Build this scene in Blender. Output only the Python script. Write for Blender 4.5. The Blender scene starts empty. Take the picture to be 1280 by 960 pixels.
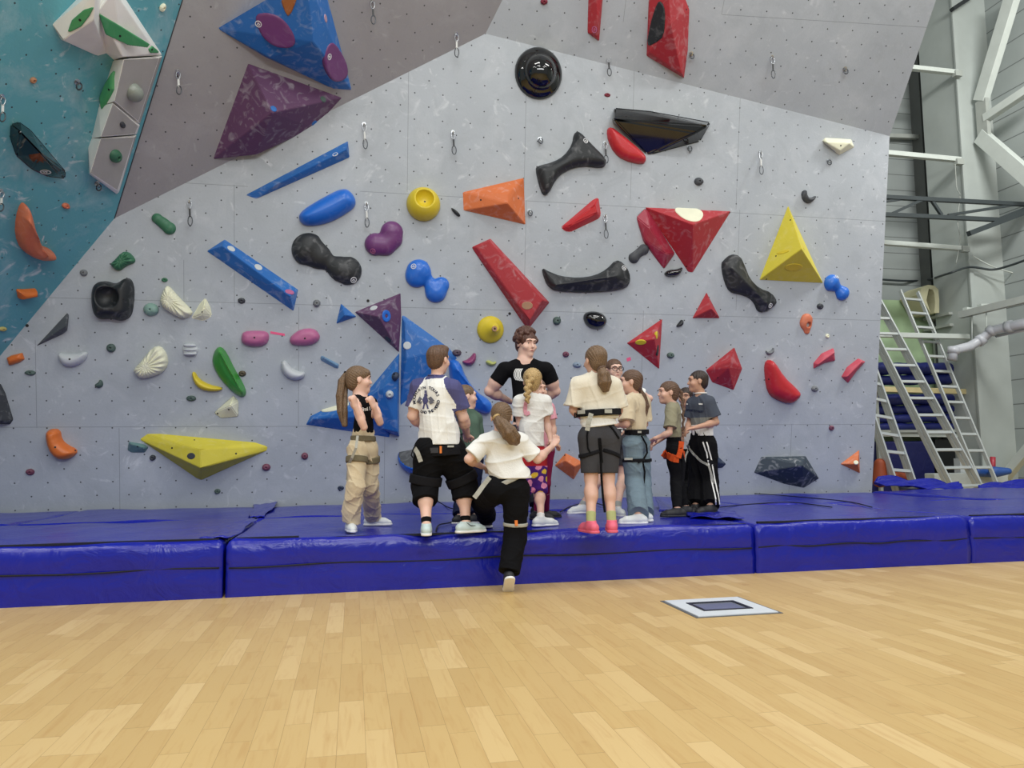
import bpy, bmesh, math, random
import numpy as np
from mathutils import Vector, Matrix
from mathutils.bvhtree import BVHTree

SC = bpy.context.scene
COL = SC.collection
# ------------------------------------------------------------------ camera, world, lights, exposure
F = 960.0
YAW, PITCH, ROLL = math.atan(199/960.0), math.atan(89/960.0), math.atan(0.0113)
FW = np.array([math.sin(YAW)*math.cos(PITCH), math.cos(YAW)*math.cos(PITCH), math.sin(PITCH)])
_r = np.array([math.cos(YAW), -math.sin(YAW), 0.0]); _u = np.cross(_r, FW)
RT = math.cos(ROLL)*_r - math.sin(ROLL)*_u
UP = math.cos(ROLL)*_u + math.sin(ROLL)*_r
CAM = np.array([0.0, 0.0, 1.0])
cd = bpy.data.cameras.new('camera'); cam = bpy.data.objects.new('camera', cd); COL.objects.link(cam)
cd.sensor_fit = 'HORIZONTAL'; cd.sensor_width = 36.0; cd.lens = 36.0*F/1280.0; cd.clip_end = 200
M = Matrix.Identity(4)
for i in range(3):
    M[i][0], M[i][1], M[i][2], M[i][3] = RT[i], UP[i], -FW[i], CAM[i]
cam.matrix_world = M
SC.camera = cam
vs = SC.view_settings
vs.view_transform = 'Standard'; vs.look = 'None'; vs.gamma = 1; vs.use_curve_mapping = False
vs.exposure = 0.0
wd = bpy.data.worlds.new('World'); SC.world = wd; wd.use_nodes = True
bg = wd.node_tree.nodes['Background']
bg.inputs[0].default_value = (0.95, 1.0, 0.98, 1); bg.inputs[1].default_value = 0.36

def area(loc, target, sx, sy, power, col=(1, 0.98, 0.95)):
    l = bpy.data.lights.new('ceiling_or_fill_light', 'AREA'); l.shape = 'RECTANGLE'; l.size = sx; l.size_y = sy
    l.energy = power; l.color = col
    o = bpy.data.objects.new('ceiling_or_fill_light', l); COL.objects.link(o)
    o.location = loc
    o.rotation_euler = (Vector(target)-Vector(loc)).to_track_quat('-Z', 'Y').to_euler()
    return o
for lx in (-5.0, 0.5, 6.0):
    for ly in (-2.5, 1.5, 5.2):
        area((lx, ly, 9.0), (lx, ly+0.6, 0), 2.6, 0.7, 112)
area((1.5, -4.5, 6.6), (2.0, 9.5, 4.0), 10.0, 1.1, 520, (0.98, 1.0, 0.99))  # added fill from behind the camera, lifts the climbing wall
area((9.6, 7.0, 8.6), (12.2, 13.0, 3.0), 2.2, 0.8, 350)  # added fill that brightens the siding and column at the right

# ------------------------------------------------------------------ photo-space helpers
def ray(x, y): return FW + RT*((x-640)/F) - UP*((y-480)/F)
def hit(x, y, p0, n):
    d = ray(x, y); return CAM + d*(np.dot(np.asarray(p0)-CAM, n)/np.dot(d, n))
def atY(x, y, Y): return hit(x, y, (0, Y, 0), np.array([0, 1.0, 0]))
def atZ(x, y, Z): return hit(x, y, (0, 0, Z), np.array([0, 0, 1.0]))
def atX(x, y, X): return hit(x, y, (X, 0, 0), np.array([1.0, 0, 0]))
def unit(v): v = np.asarray(v, float); return v/(np.linalg.norm(v)+1e-12)

# ------------------------------------------------------------------ materials
MATS = {}
def nd(t, kind, **kw):
    n = t.nodes.new(kind)
    for k, v in kw.items(): setattr(n, k, v)
    return n
def mth(t, op, a, b=None, c=None):
    n = nd(t, 'ShaderNodeMath', operation=op)
    for i, v in enumerate((a, b, c)):
        if v is None: continue
        if isinstance(v, (int, float)): n.inputs[i].default_value = v
        else: t.links.new(v, n.inputs[i])
    return n.outputs[0]
def mixc(t, fac, a, b):
    n = nd(t, 'ShaderNodeMix', data_type='RGBA')
    for s, v in ((n.inputs[0], fac), (n.inputs[6], a), (n.inputs[7], b)):
        if isinstance(v, (int, float)): s.default_value = v
        elif isinstance(v, tuple): s.default_value = (*v[:3], 1)
        else: t.links.new(v, s)
    return n.outputs[2]
def lin(c):
    return tuple(((x/255.0)/12.92 if x/255.0 <= 0.04045 else ((x/255.0+0.055)/1.055)**2.4) for x in c)
def mute(rgb, k):
    g = sum(rgb)/3.0; return tuple(x*(1-k)+g*k for x in rgb)
def mat(name, rgb, rough=0.5, chalk=0.0, bump=0.0, bscale=60, var=0.06, metal=0.0, coat=0.0, vscale=5, chalkc=(0.75, 0.76, 0.78)):
    """plain procedural material: base colour with small variation, chalk smears, fine bump"""
    if name in MATS: return MATS[name]
    m = bpy.data.materials.new(name); m.use_nodes = True; t = m.node_tree
    b = t.nodes['Principled BSDF']; c = lin(rgb)
    tc = nd(t, 'ShaderNodeTexCoord')
    n1 = nd(t, 'ShaderNodeTexNoise'); n1.inputs['Scale'].default_value = vscale; n1.inputs['Detail'].default_value = 5
    t.links.new(tc.outputs['Object'], n1.inputs['Vector'])
    lo = tuple(x*(1-var*2) for x in c); hi = tuple(min(1, x*(1+var*2)) for x in c)
    col = mixc(t, n1.outputs[0], lo, hi)
    if chalk > 0:
        n2 = nd(t, 'ShaderNodeTexNoise'); n2.inputs['Scale'].default_value = 7; n2.inputs['Detail'].default_value = 9
        n2.inputs['Distortion'].default_value = 1.6
        t.links.new(tc.outputs['Object'], n2.inputs['Vector'])
        r = nd(t, 'ShaderNodeMapRange'); r.inputs[1].default_value = 0.52; r.inputs[2].default_value = 0.78
        r.inputs[3].default_value = 0; r.inputs[4].default_value = chalk
        t.links.new(n2.outputs[0], r.inputs[0])
        col = mixc(t, r.outputs[0], col, chalkc)
    t.links.new(col, b.inputs['Base Color'])
    b.inputs['Roughness'].default_value = rough; b.inputs['Metallic'].default_value = metal
    b.inputs['Coat Weight'].default_value = coat
    if bump > 0:
        n3 = nd(t, 'ShaderNodeTexNoise'); n3.inputs['Scale'].default_value = bscale; n3.inputs['Detail'].default_value = 4
        t.links.new(tc.outputs['Object'], n3.inputs['Vector'])
        bp = nd(t, 'ShaderNodeBump'); bp.inputs['Strength'].default_value = bump; bp.inputs['Distance'].default_value = 0.01
        t.links.new(n3.outputs[0], bp.inputs['Height']); t.links.new(bp.outputs[0], b.inputs['Normal'])
    MATS[name] = m
    return m

def wall_mat(name, rgb, chalk, seams_v=(), seams_h=(), off=(0, 0), smear=(0.62, 0.80), dust=0.35):
    """painted plywood: staggered T-nut holes, panel seams, chalk smears and scuffs (UV is metres on the panel)"""
    m = bpy.data.materials.new(name); m.use_nodes = True; t = m.node_tree
    b = t.nodes['Principled BSDF']; c = lin(rgb)
    uv = nd(t, 'ShaderNodeUVMap'); sp = nd(t, 'ShaderNodeSeparateXYZ'); t.links.new(uv.outputs[0], sp.inputs[0])
    U, V = sp.outputs[0], sp.outputs[1]
    def noise(scale, det=6, dist=0.0, rough=0.5, sv=(1, 1)):
        n = nd(t, 'ShaderNodeTexNoise'); n.inputs['Scale'].default_value = scale; n.inputs['Detail'].default_value = det
        n.inputs['Distortion'].default_value = dist; n.inputs['Roughness'].default_value = rough
        if sv != (1, 1):
            mp = nd(t, 'ShaderNodeMapping'); mp.inputs['Scale'].default_value = (sv[0], sv[1], 1)
            t.links.new(uv.outputs[0], mp.inputs[0]); t.links.new(mp.outputs[0], n.inputs['Vector'])
        else: t.links.new(uv.outputs[0], n.inputs['Vector'])
        return n.outputs[0]
    def rng(x, a, bb, lo=0.0, hi=1.0):
        r = nd(t, 'ShaderNodeMapRange'); r.inputs[1].default_value = a; r.inputs[2].default_value = bb
        r.inputs[3].default_value = lo; r.inputs[4].default_value = hi; t.links.new(x, r.inputs[0]); return r.outputs[0]
    col = mixc(t, noise(1.2, 5), tuple(x*0.88 for x in c), tuple(min(1, x*1.10) for x in c))
    col = mixc(t, mth(t, 'MULTIPLY', rng(noise(2.3, 8, 1.0, 0.65), 0.5, 0.75), dust), col, tuple(x*0.72 for x in c))
    col = mixc(t, mth(t, 'MULTIPLY', rng(noise(1.7, 8, 0.6, 0.7), 0.5, 0.7), 0.35*chalk), col, (0.70, 0.73, 0.76))
    col = mixc(t, mth(t, 'MULTIPLY', rng(noise(3.4, 7, 2.2, 0.6), smear[0], smear[1]), chalk), col, (0.78, 0.81, 0.84))
    fine = noise(38, 3)
    col = mixc(t, mth(t, 'MULTIPLY', rng(fine, 0.62, 0.72), 0.16), col, tuple(x*0.5 for x in c))
    holes = None
    for ox, oy in ((off[0], off[1]), (off[0]+0.5, off[1]+0.5)):
        fu = mth(t, 'MULTIPLY', mth(t, 'SUBTRACT', mth(t, 'FRACT', mth(t, 'ADD', mth(t, 'DIVIDE', U, 0.352), ox)), 0.5), 0.352)
        fv = mth(t, 'MULTIPLY', mth(t, 'SUBTRACT', mth(t, 'FRACT', mth(t, 'ADD', mth(t, 'DIVIDE', V, 0.322), oy)), 0.5), 0.322)
        d = mth(t, 'SQRT', mth(t, 'ADD', mth(t, 'MULTIPLY', fu, fu), mth(t, 'MULTIPLY', fv, fv)))
        h = mth(t, 'LESS_THAN', d, 0.0092)
        holes = h if holes is None else mth(t, 'MAXIMUM', holes, h)
    seam = None
    for lst, A, B in ((seams_v, U, V), (seams_h, V, U)):
        for (p, lo, hi) in lst:
            s = mth(t, 'LESS_THAN', mth(t, 'ABSOLUTE', mth(t, 'SUBTRACT', A, p)), 0.0035)
            s = mth(t, 'MULTIPLY', s, mth(t, 'MULTIPLY', mth(t, 'GREATER_THAN', B, lo), mth(t, 'LESS_THAN', B, hi)))
            seam = s if seam is None else mth(t, 'MAXIMUM', seam, s)
    if seam is not None: col = mixc(t, mth(t, 'MULTIPLY', seam, 0.55), col, tuple(x*0.35 for x in c))
    col = mixc(t, mth(t, 'MULTIPLY', holes, 0.9), col, (0.03, 0.03, 0.035))
    t.links.new(col, b.inputs['Base Color']); b.inputs['Roughness'].default_value = 0.62
    bp = nd(t, 'ShaderNodeBump'); bp.inputs['Strength'].default_value = 0.15; bp.inputs['Distance'].default_value = 0.01
    t.links.new(fine, bp.inputs['Height']); t.links.new(bp.outputs[0], b.inputs['Normal'])
    return m

# ------------------------------------------------------------------ object helpers
def link(name, me, m=None, parent=None, mw=None):
    o = bpy.data.objects.new(name, me); COL.objects.link(o)
    if m is not None:
        for x in (m if isinstance(m, (list, tuple)) else [m]): me.materials.append(x)
    if mw is not None: o.matrix_world = mw
    if parent is not None:
        o.parent = parent
        o.matrix_parent_inverse = Matrix.Identity(4)
        if mw is not None: o.matrix_local = parent_mw(parent).inverted() @ mw
    return o
PMW = {}
def parent_mw(p):
    return PMW.get(p.name, Matrix.Identity(4))
def reg(o, mw): PMW[o.name] = mw.copy(); return o
def tag(o, label, cat, group=None, kind=None):
    if label: o['label'] = label
    if cat: o['category'] = cat
    if group: o['group'] = group
    if kind: o['kind'] = kind
    return o
def struct(o): o['kind'] = 'structure'; return o
def T(v): return Matrix.Translation(Vector([float(x) for x in v]))

def me_from(name, V, Fc, smooth=False):
    me = bpy.data.meshes.new(name)
    me.from_pydata([tuple(map(float, v)) for v in V], [], [tuple(f) for f in Fc]); me.update()
    if smooth: me.polygons.foreach_set('use_smooth', [True]*len(me.polygons))
    return me
def me_np(name, V, Q, smooth=True):
    me = bpy.data.meshes.new(name); n = len(V); q = len(Q)
    me.vertices.add(n); me.vertices.foreach_set('co', np.asarray(V, np.float32).ravel())
    me.loops.add(q*4); me.loops.foreach_set('vertex_index', np.asarray(Q, np.int32).ravel())
    me.polygons.add(q); me.polygons.foreach_set('loop_start', np.arange(0, q*4, 4, dtype=np.int32))
    me.polygons.foreach_set('loop_total', np.full(q, 4, np.int32))
    me.update(calc_edges=True); me.validate()
    if smooth: me.polygons.foreach_set('use_smooth', np.ones(len(me.polygons), bool))
    return me

class MB:
    """collects boxes, beams and tubes and links them as ONE mesh"""
    def __init__(s): s.V = []; s.F = []; s.S = []
    def add(s, V, Fc, sm=False):
        b = len(s.V); s.V += [tuple(map(float, v)) for v in V]; s.F += [tuple(i+b for i in f) for f in Fc]; s.S += [sm]*len(Fc)
    def box(s, lo, hi):
        x0, y0, z0 = lo; x1, y1, z1 = hi
        s.add([(x0, y0, z0), (x1, y0, z0), (x1, y1, z0), (x0, y1, z0), (x0, y0, z1), (x1, y0, z1), (x1, y1, z1), (x0, y1, z1)],
              [(0, 3, 2, 1), (4, 5, 6, 7), (0, 1, 5, 4), (1, 2, 6, 5), (2, 3, 7, 6), (3, 0, 4, 7)])
    def beam(s, p, q, w, h, up=(0, 0, 1)):
        p = np.asarray(p, float); q = np.asarray(q, float); d = unit(q-p); a = np.cross(d, up)
        if np.linalg.norm(a) < 1e-3: a = np.cross(d, (1, 0, 0))
        a = unit(a); b = unit(np.cross(a, d)); V = []
        for e in (p, q):
            for (i, j) in ((-1, -1), (1, -1), (1, 1), (-1, 1)): V.append(e+a*i*w/2+b*j*h/2)
        s.add(V, [(0, 3, 2, 1), (4, 5, 6, 7), (0, 1, 5, 4), (1, 2, 6, 5), (2, 3, 7, 6), (3, 0, 4, 7)])
    def tube(s, P, R, n=8, flat=1.0, ref=(0, 0, 1), cap=True):
        P = [np.asarray(p, float) for p in P]
        if isinstance(R, (int, float)): R = [R]*len(P)
        V = []; 
        for i, p in enumerate(P):
            d = unit(P[min(i+1, len(P)-1)]-P[max(i-1, 0)]); a = np.cross(d, ref)
            if np.linalg.norm(a) < 0.05: a = np.cross(d, (1, 0.2, 0))
            a = unit(a); b = np.cross(a, d)
            for k in range(n):
                t = 2*math.pi*k/n; V.append(p+a*math.cos(t)*R[i]+b*math.sin(t)*R[i]*flat)
        Fc = [(i*n+k, i*n+(k+1) % n, (i+1)*n+(k+1) % n, (i+1)*n+k) for i in range(len(P)-1) for k in range(n)]
        if cap: Fc += [tuple(range(n))[::-1], tuple((len(P)-1)*n+k for k in range(n))]
        s.add(V, Fc, True)
    def build(s, name, m, parent=None, mw=None, bevel=0.0):
        off = mw.inverted() if mw is not None else (parent_mw(parent).inverted() if parent is not None else None)
        V = s.V
        if off is not None: V = [tuple(off @ Vector(v)) for v in V]
        me = me_from(name, V, s.F)
        me.polygons.foreach_set('use_smooth', s.S)
        bm = bmesh.new(); bm.from_mesh(me); bmesh.ops.recalc_face_normals(bm, faces=bm.faces); bm.to_mesh(me); bm.free()
        if bevel > 0:
            bm = bmesh.new(); bm.from_mesh(me)
            bmesh.ops.bevel(bm, geom=[e for e in bm.edges if len(e.link_faces) == 2 and e.calc_face_angle(0) > 0.5], offset=bevel, segments=2, affect='EDGES', profile=0.5)
            bm.to_mesh(me); bm.free()
        o = link(name, me, m, parent)
        if parent is None and mw is not None: o.matrix_world = mw
        if parent is not None: PMW[o.name] = parent_mw(parent)
        elif mw is not None: PMW[o.name] = mw.copy()
        return o

# ------------------------------------------------------------------ implicit surfaces
def rc_dist(P, a, b, ra, rb):
    ba = b-a; L2 = float(ba @ ba)
    if L2 < 1e-10: return np.linalg.norm(P-a, axis=-1)-max(ra, rb)
    t = np.clip(((P-a) @ ba)/L2, 0, 1)
    return np.linalg.norm(P-a-t[..., None]*ba, axis=-1)-(ra+(rb-ra)*t)
class SDF:
    def __init__(s): s.p = []
    def rc(s, a, b, ra, rb=None, k=0.02, fr=None, sc=1.0, sub=False, cut=False, cuta=False):
        """round cone a-b; fr=(axis,...) squash direction with factor sc"""
        s.p.append(('rc', np.asarray(a, float), np.asarray(b, float), ra, ra if rb is None else rb, k, fr, sc, sub, cut, cuta)); return s
    def el(s, c, fr, r, k=0.02, sub=False):
        s.p.append(('el', np.asarray(c, float), fr, np.asarray(r, float), k, sub)); return s
    def mesh(s, res, clips=(), noise=None, pad=0.03):
        lo = np.full(3, 1e9); hi = -lo
        for q in s.p:
            if q[-1] is True and q[0] == 'el': continue
            if q[0] == 'rc':
                if q[8]: continue
                r = max(q[3], q[4]); 
                for e in (q[1], q[2]): lo = np.minimum(lo, e-r); hi = np.maximum(hi, e+r)
            else:
                r = q[3].max(); lo = np.minimum(lo, q[1]-r); hi = np.maximum(hi, q[1]+r)
        lo -= pad; hi += pad
        n = np.ceil((hi-lo)/res).astype(int)+1
        ax = [lo[i]+res*np.arange(n[i]) for i in range(3)]
        D = np.full(n, 0.08, np.float32)
        for q in s.p:
            if q[0] == 'rc':
                _, a, b, ra, rb, k, fr, sc, sub, cut, cuta = q; r = max(ra, rb)+0.05+k
                l = np.minimum(a, b)-r; h = np.maximum(a, b)+r
            else:
                _, c, fr, rr, k, sub = q; r = rr.max()+0.05+k; l = c-r; h = c+r
            i0 = np.clip(((l-lo)/res).astype(int), 0, n-1); i1 = np.clip(((h-lo)/res).astype(int)+2, 1, n)
            sl = tuple(slice(i0[i], i1[i]) for i in range(3))
            if min(i1-i0) <= 0: continue
            P = np.stack(np.meshgrid(*[ax[i][sl[i]] for i in range(3)], indexing='ij'), -1)
            if q[0] == 'rc':
                if fr is not None:
                    f = unit(fr); o = (a+b)/2
                    def sq(x): return x+f*(((x-o) @ f)*(1/sc-1))[..., None]
                    d = rc_dist(sq(P), sq(a[None])[0], sq(b[None])[0], ra, rb)*(sc if sc < 1 else 1)
                else: d = rc_dist(P, a, b, ra, rb)
                if cut: d = np.maximum(d, (P-b) @ unit(b-a))
                if cuta: d = np.maximum(d, (P-a) @ unit(a-b))
            else:
                Q = np.stack([(P-c) @ fr[i]/rr[i] for i in range(3)], -1)
                nq = np.linalg.norm(Q, axis=-1); ng = np.linalg.norm(Q/rr, axis=-1)+1e-9
                d = nq*(nq-1)/ng
                d = np.where(nq < 1e-3, -rr.min(), d)
            A = D[sl]; d = d.astype(np.float32)
            if sub:
                h_ = np.clip(0.5-0.5*(A+d)/max(k, 1e-6), 0, 1); D[sl] = A*(1-h_)+(-d)*h_+k*h_*(1-h_)
            else:
                h_ = np.clip(0.5+0.5*(A-d)/max(k, 1e-6), 0, 1); D[sl] = A*(1-h_)+d*h_-k*h_*(1-h_)
        if noise is not None or clips:
            idx = np.where(np.abs(D) < 0.06); P = np.stack([ax[i][idx[i]] for i in range(3)], -1)
            if noise is not None: D[idx] += noise(P).astype(np.float32)
            if clips:
                PP = np.stack(np.meshgrid(*ax, indexing='ij'), -1)
                for (pt, nn) in clips: D = np.maximum(D, ((PP-np.asarray(pt)) @ unit(nn)).astype(np.float32))
        return nets(D, lo, res)
def nets(D, lo, res):
    D = np.pad(D, 1, constant_values=0.05); lo = lo-res
    S = D < 0
    C8 = [(0, 0, 0), (1, 0, 0), (0, 1, 0), (1, 1, 0), (0, 0, 1), (1, 0, 1), (0, 1, 1), (1, 1, 1)]
    nx, ny, nz = D.shape
    cnt = np.zeros((nx-1, ny-1, nz-1), np.int8)
    for (a, b, c) in C8: cnt += S[a:nx-1+a, b:ny-1+b, c:nz-1+c]
    act = (cnt > 0) & (cnt < 8); ii = np.argwhere(act)
    ID = np.full(act.shape, -1, np.int32); ID[act] = np.arange(len(ii))
    vals = np.stack([D[ii[:, 0]+a, ii[:, 1]+b, ii[:, 2]+c] for (a, b, c) in C8], 1)
    acc = np.zeros((len(ii), 3)); num = np.zeros(len(ii))
    for i in range(8):
        for j in range(i+1, 8):
            if sum(abs(C8[i][k]-C8[j][k]) for k in range(3)) != 1: continue
            m = (vals[:, i] < 0) != (vals[:, j] < 0); t = vals[m, i]/(vals[m, i]-vals[m, j])
            acc[m] += np.array(C8[i])+t[:, None]*(np.array(C8[j])-np.array(C8[i])); num[m] += 1
    V = lo+res*(ii+acc/num[:, None])
    Q = []
    for a in range(3):
        b, c = (a+1) % 3, (a+2) % 3
        sl0 = [slice(None)]*3; sl1 = [slice(None)]*3; sl0[a] = slice(0, -1); sl1[a] = slice(1, None)
        ch = S[tuple(sl0)] != S[tuple(sl1)]; e = np.argwhere(ch)
        e = e[(e[:, b] > 0) & (e[:, c] > 0)]
        if len(e) == 0: continue
        ins = S[e[:, 0], e[:, 1], e[:, 2]]
        db = np.zeros(3, int); db[b] = 1; dc = np.zeros(3, int); dc[c] = 1
        g = lambda x: ID[x[:, 0], x[:, 1], x[:, 2]]
        q = np.stack([g(e-db-dc), g(e-dc), g(e), g(e-db)], 1)
        q[~ins] = q[~ins][:, ::-1]; Q.append(q)
    if not Q: return np.zeros((0, 3)), np.zeros((0, 4), int)
    return V, np.concatenate(Q)
# ================================================================== SETTING
MATZ = 0.41
WB = atZ(640, 625, MATZ)                       # wall meets mats here
AL = math.radians(9)
nA = np.array([0, -math.cos(AL), -math.sin(AL)])
def onA(x, y, h=0.0): return hit(x, y, WB+nA*h, nA)
P1, P2, P3, P4 = onA(607, 42), onA(1112, 170), onA(143, 273), onA(0, 445)
XE = float(P2[0])
def pnorm(p, q, r):
    n = unit(np.cross(q-p, r-p)); return n if n[1] < 0 else -n
Q2 = atX(1170, 0, XE); nB = pnorm(P1, P2, Q2)
R2 = hit(628, 0, P1, nB); nC = pnorm(P1, P3, R2)
S2 = hit(228, 0, P1, nC); nT = pnorm(P3, P4, S2)
PLANES = {'A': (P1, nA), 'B': (P1, nB), 'C': (P1, nC), 'T': (P3, nT)}
def frame_of(n, o, upv=(0, 0, 1)):
    n = unit(n); v = unit(np.asarray(upv, float)-n*np.dot(upv, n)); u = np.cross(v, n)
    m = Matrix.Identity(4)
    for i in range(3): m[i][0], m[i][1], m[i][2], m[i][3] = u[i], v[i], n[i], o[i]
    return m
UVO = {k: frame_of(n, p) for k, (p, n) in PLANES.items()}
def uvA(x, y, k='A'):
    p = UVO[k].inverted() @ Vector(hit(x, y, PLANES[k][0], PLANES[k][1])); return p.x, p.y

def panel(name, key, pts, m, thick=0.12):
    """plywood panel of a climbing wall: real thickness, UV in metres on its own plane"""
    n = PLANES[key][1]; V = [np.asarray(p, float) for p in pts]; k = len(V)
    bk = [p-n*thick for p in V]
    me = me_from(name, V+bk, [tuple(range(k)), tuple(range(2*k-1, k-1, -1))]+[(i, i+k, (i+1) % k+k, (i+1) % k) for i in range(k)])
    bm = bmesh.new(); bm.from_mesh(me); bmesh.ops.recalc_face_normals(bm, faces=bm.faces)
    uvl = bm.loops.layers.uv.new('UVMap'); inv = UVO[key].inverted()
    for f in bm.faces:
        for l in f.loops:
            q = inv @ l.vert.co; l[uvl].uv = (q.x, q.y)
    bm.to_mesh(me); bm.free()
    return struct(link(name, me, m))
def ext(p, q, s): return p+(q-p)*s

def sv(x, y0, y1, k='A'):
    a, b = uvA(x, y0, k), uvA(x, y1, k); return (a[0], min(a[1], b[1]), max(a[1], b[1]))
def sh(y, x0, x1, k='A', xr=640):
    a, b, c = uvA(x0, y, k), uvA(x1, y, k), uvA(xr, y, k); return (c[1], a[0], b[0])
SV = [sv(46, 535, 425), sv(150, 640, 535), sv(293, 384, 231), sv(373, 531, 384), sv(509, 240, 85), sv(655, 245, 60), sv(788, 250, 60), sv(920, 262, 118),
      sv(480, 640, 533), sv(655, 384, 250), sv(800, 530, 388), sv(985, 640, 530), sv(920, 388, 262), sv(230, 384, 325)]
SH = [sh(532, -40, 1110), sh(388, -40, 1110), sh(250, 450, 1110), sh(232, 150, 310, xr=290)]
SVB = [sv(902, 18, -60, 'B'), sv(779, 28, -60, 'B')]
SHB = [sh(20, 902, 1165, 'B', 930)]
M_A = wall_mat('painted_plywood_grey', (172, 179, 186), 0.6, SV, SH, smear=(0.60, 0.80))
M_B = wall_mat('painted_plywood_grey_upper', (172, 179, 186), 0.5, SVB, SHB, off=(0.2, 0.1))
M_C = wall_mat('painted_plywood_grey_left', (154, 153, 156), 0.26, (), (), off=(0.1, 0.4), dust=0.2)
M_T = wall_mat('painted_plywood_teal', (96, 166, 180), 0.8, (), (), off=(0.3, 0.2), smear=(0.60, 0.74), dust=0.15)
dn = unit(atX(1087, 612, XE)-P2); dn = np.array([0, dn[1], dn[2]]); 
fl = lambda x, z=0.0: (lambda t: np.array([x, WB[1]+(z-WB[2])*(-math.tan(AL)), z]))(0)
P4b = ext(P3, P4, 1.9)       # fold A/T continues down to the left
P4f = P3+(P4-P3)*((P3[2]-0.0)/(P3[2]-P4[2]))
R3, S3, Q3 = ext(P1, R2, 4.5), ext(P3, S2, 1.75), ext(P2, Q2, 1.8)
panel('wall_center', 'A', [P1, P3, P4f, fl(XE), P2], M_A)
panel('wall_upper_right', 'B', [P1, P2, Q3, R3], M_B)
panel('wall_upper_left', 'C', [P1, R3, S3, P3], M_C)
def onT(x, y, h=0.0): return hit(x, y, P3+nT*h, nT)
TL = S3+np.array([-4.2, 0, 0]); TL = TL-nT*np.dot(TL-P3, nT)
T0 = P4f+np.array([-2.5, 0, 0.0]); T0 = T0-nT*np.dot(T0-P3, nT)
panel('wall_left', 'T', [P3, S3, TL, T0, P4f], M_T)
# thin metal edging along the teal / grey fold
mb = MB(); mb.beam(P3+(-nC+nT)*0.0, S3, 0.010, 0.010); struct(mb.build('trim_1', mat('edge_dark', (60, 62, 66), 0.5)))

# ---- floor: planks run towards the wall
def floor_mat():
    m = bpy.data.materials.new('plank_vinyl_floor'); m.use_nodes = True; t = m.node_tree; b = t.nodes['Principled BSDF']
    tc = nd(t, 'ShaderNodeTexCoord'); sp = nd(t, 'ShaderNodeSeparateXYZ'); t.links.new(tc.outputs['Object'], sp.inputs[0])
    X, Y = sp.outputs[0], sp.outputs[1]; W = 0.0985
    xs = mth(t, 'DIVIDE', mth(t, 'ADD', X, 0.048), W); row = mth(t, 'FLOOR', xs); fx = mth(t, 'FRACT', xs)
    w1 = nd(t, 'ShaderNodeTexWhiteNoise', noise_dimensions='1D'); t.links.new(row, w1.inputs['W'])
    L = mth(t, 'ADD', mth(t, 'MULTIPLY', w1.outputs['Value'], 0.28), 0.42)
    ys = mth(t, 'DIVIDE', mth(t, 'ADD', Y, mth(t, 'MULTIPLY', w1.outputs['Value'], 17.3)), L); cell = mth(t, 'FLOOR', ys); fy = mth(t, 'FRACT', ys)
    cb = nd(t, 'ShaderNodeCombineXYZ'); t.links.new(row, cb.inputs[0]); t.links.new(cell, cb.inputs[1])
    w2 = nd(t, 'ShaderNodeTexWhiteNoise', noise_dimensions='2D'); t.links.new(cb.outputs[0], w2.inputs['Vector'])
    mp = nd(t, 'ShaderNodeMapping'); mp.inputs['Scale'].default_value = (38, 3.2, 1); t.links.new(tc.outputs['Object'], mp.inputs[0])
    off = nd(t, 'ShaderNodeVectorMath', operation='ADD'); t.links.new(mp.outputs[0], off.inputs[0])
    sc = nd(t, 'ShaderNodeVectorMath', operation='SCALE'); t.links.new(w2.outputs['Color'], sc.inputs[0]); sc.inputs['Scale'].default_value = 60
    t.links.new(sc.outputs[0], off.inputs[1])
    g = nd(t, 'ShaderNodeTexNoise'); g.inputs['Scale'].default_value = 1.0; g.inputs['Detail'].default_value = 6; g.inputs['Distortion'].default_value = 0.8
    t.links.new(off.outputs[0], g.inputs['Vector'])
    c0, c1, c2 = lin((197, 165, 108)), lin((205, 174, 116)), lin((216, 187, 132))
    r = nd(t, 'ShaderNodeValToRGB'); e = r.color_ramp.elements; e[0].position = 0; e[0].color = (*c0, 1); e[1].position = 1; e[1].color = (*c2, 1)
    k = e.new(0.62); k.color = (*c1, 1); t.links.new(w2.outputs['Value'], r.inputs[0])
    gr = nd(t, 'ShaderNodeMapRange'); gr.inputs[1].default_value = 0.5; gr.inputs[2].default_value = 0.78; gr.inputs[4].default_value = 0.38; t.links.new(g.outputs[0], gr.inputs[0])
    col = mixc(t, gr.outputs[0], r.outputs[0], lin((176, 128, 70)))
    kn = nd(t, 'ShaderNodeTexNoise'); kn.inputs['Scale'].default_value = 7; kn.inputs['Detail'].default_value = 3; t.links.new(tc.outputs['Object'], kn.inputs['Vector'])
    kr = nd(t, 'ShaderNodeMapRange'); kr.inputs[1].default_value = 0.66; kr.inputs[2].default_value = 0.8; kr.inputs[4].default_value = 0.5; t.links.new(kn.outputs[0], kr.inputs[0])
    col = mixc(t, kr.outputs[0], col, lin((170, 125, 75)))
    e1 = mth(t, 'LESS_THAN', fx, 0.018); e2 = mth(t, 'LESS_THAN', fy, 0.005)
    col = mixc(t, mth(t, 'MULTIPLY', mth(t, 'MAXIMUM', e1, e2), 0.5), col, lin((120, 84, 45)))
    t.links.new(col, b.inputs['Base Color']); b.inputs['Roughness'].default_value = 0.42; b.inputs['Specular IOR Level'].default_value = 0.4
    return m
me = me_from('floor', [(-14, -6, 0), (22, -6, 0), (22, 20, 0), (-14, 20, 0), (-14, -6, -.1), (22, -6, -.1), (22, 20, -.1), (-14, 20, -.1)],
             [(0, 1, 2, 3), (7, 6, 5, 4), (0, 4, 5, 1), (1, 5, 6, 2), (2, 6, 7, 3), (3, 7, 4, 0)])
struct(link('floor', me, floor_mat()))

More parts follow.
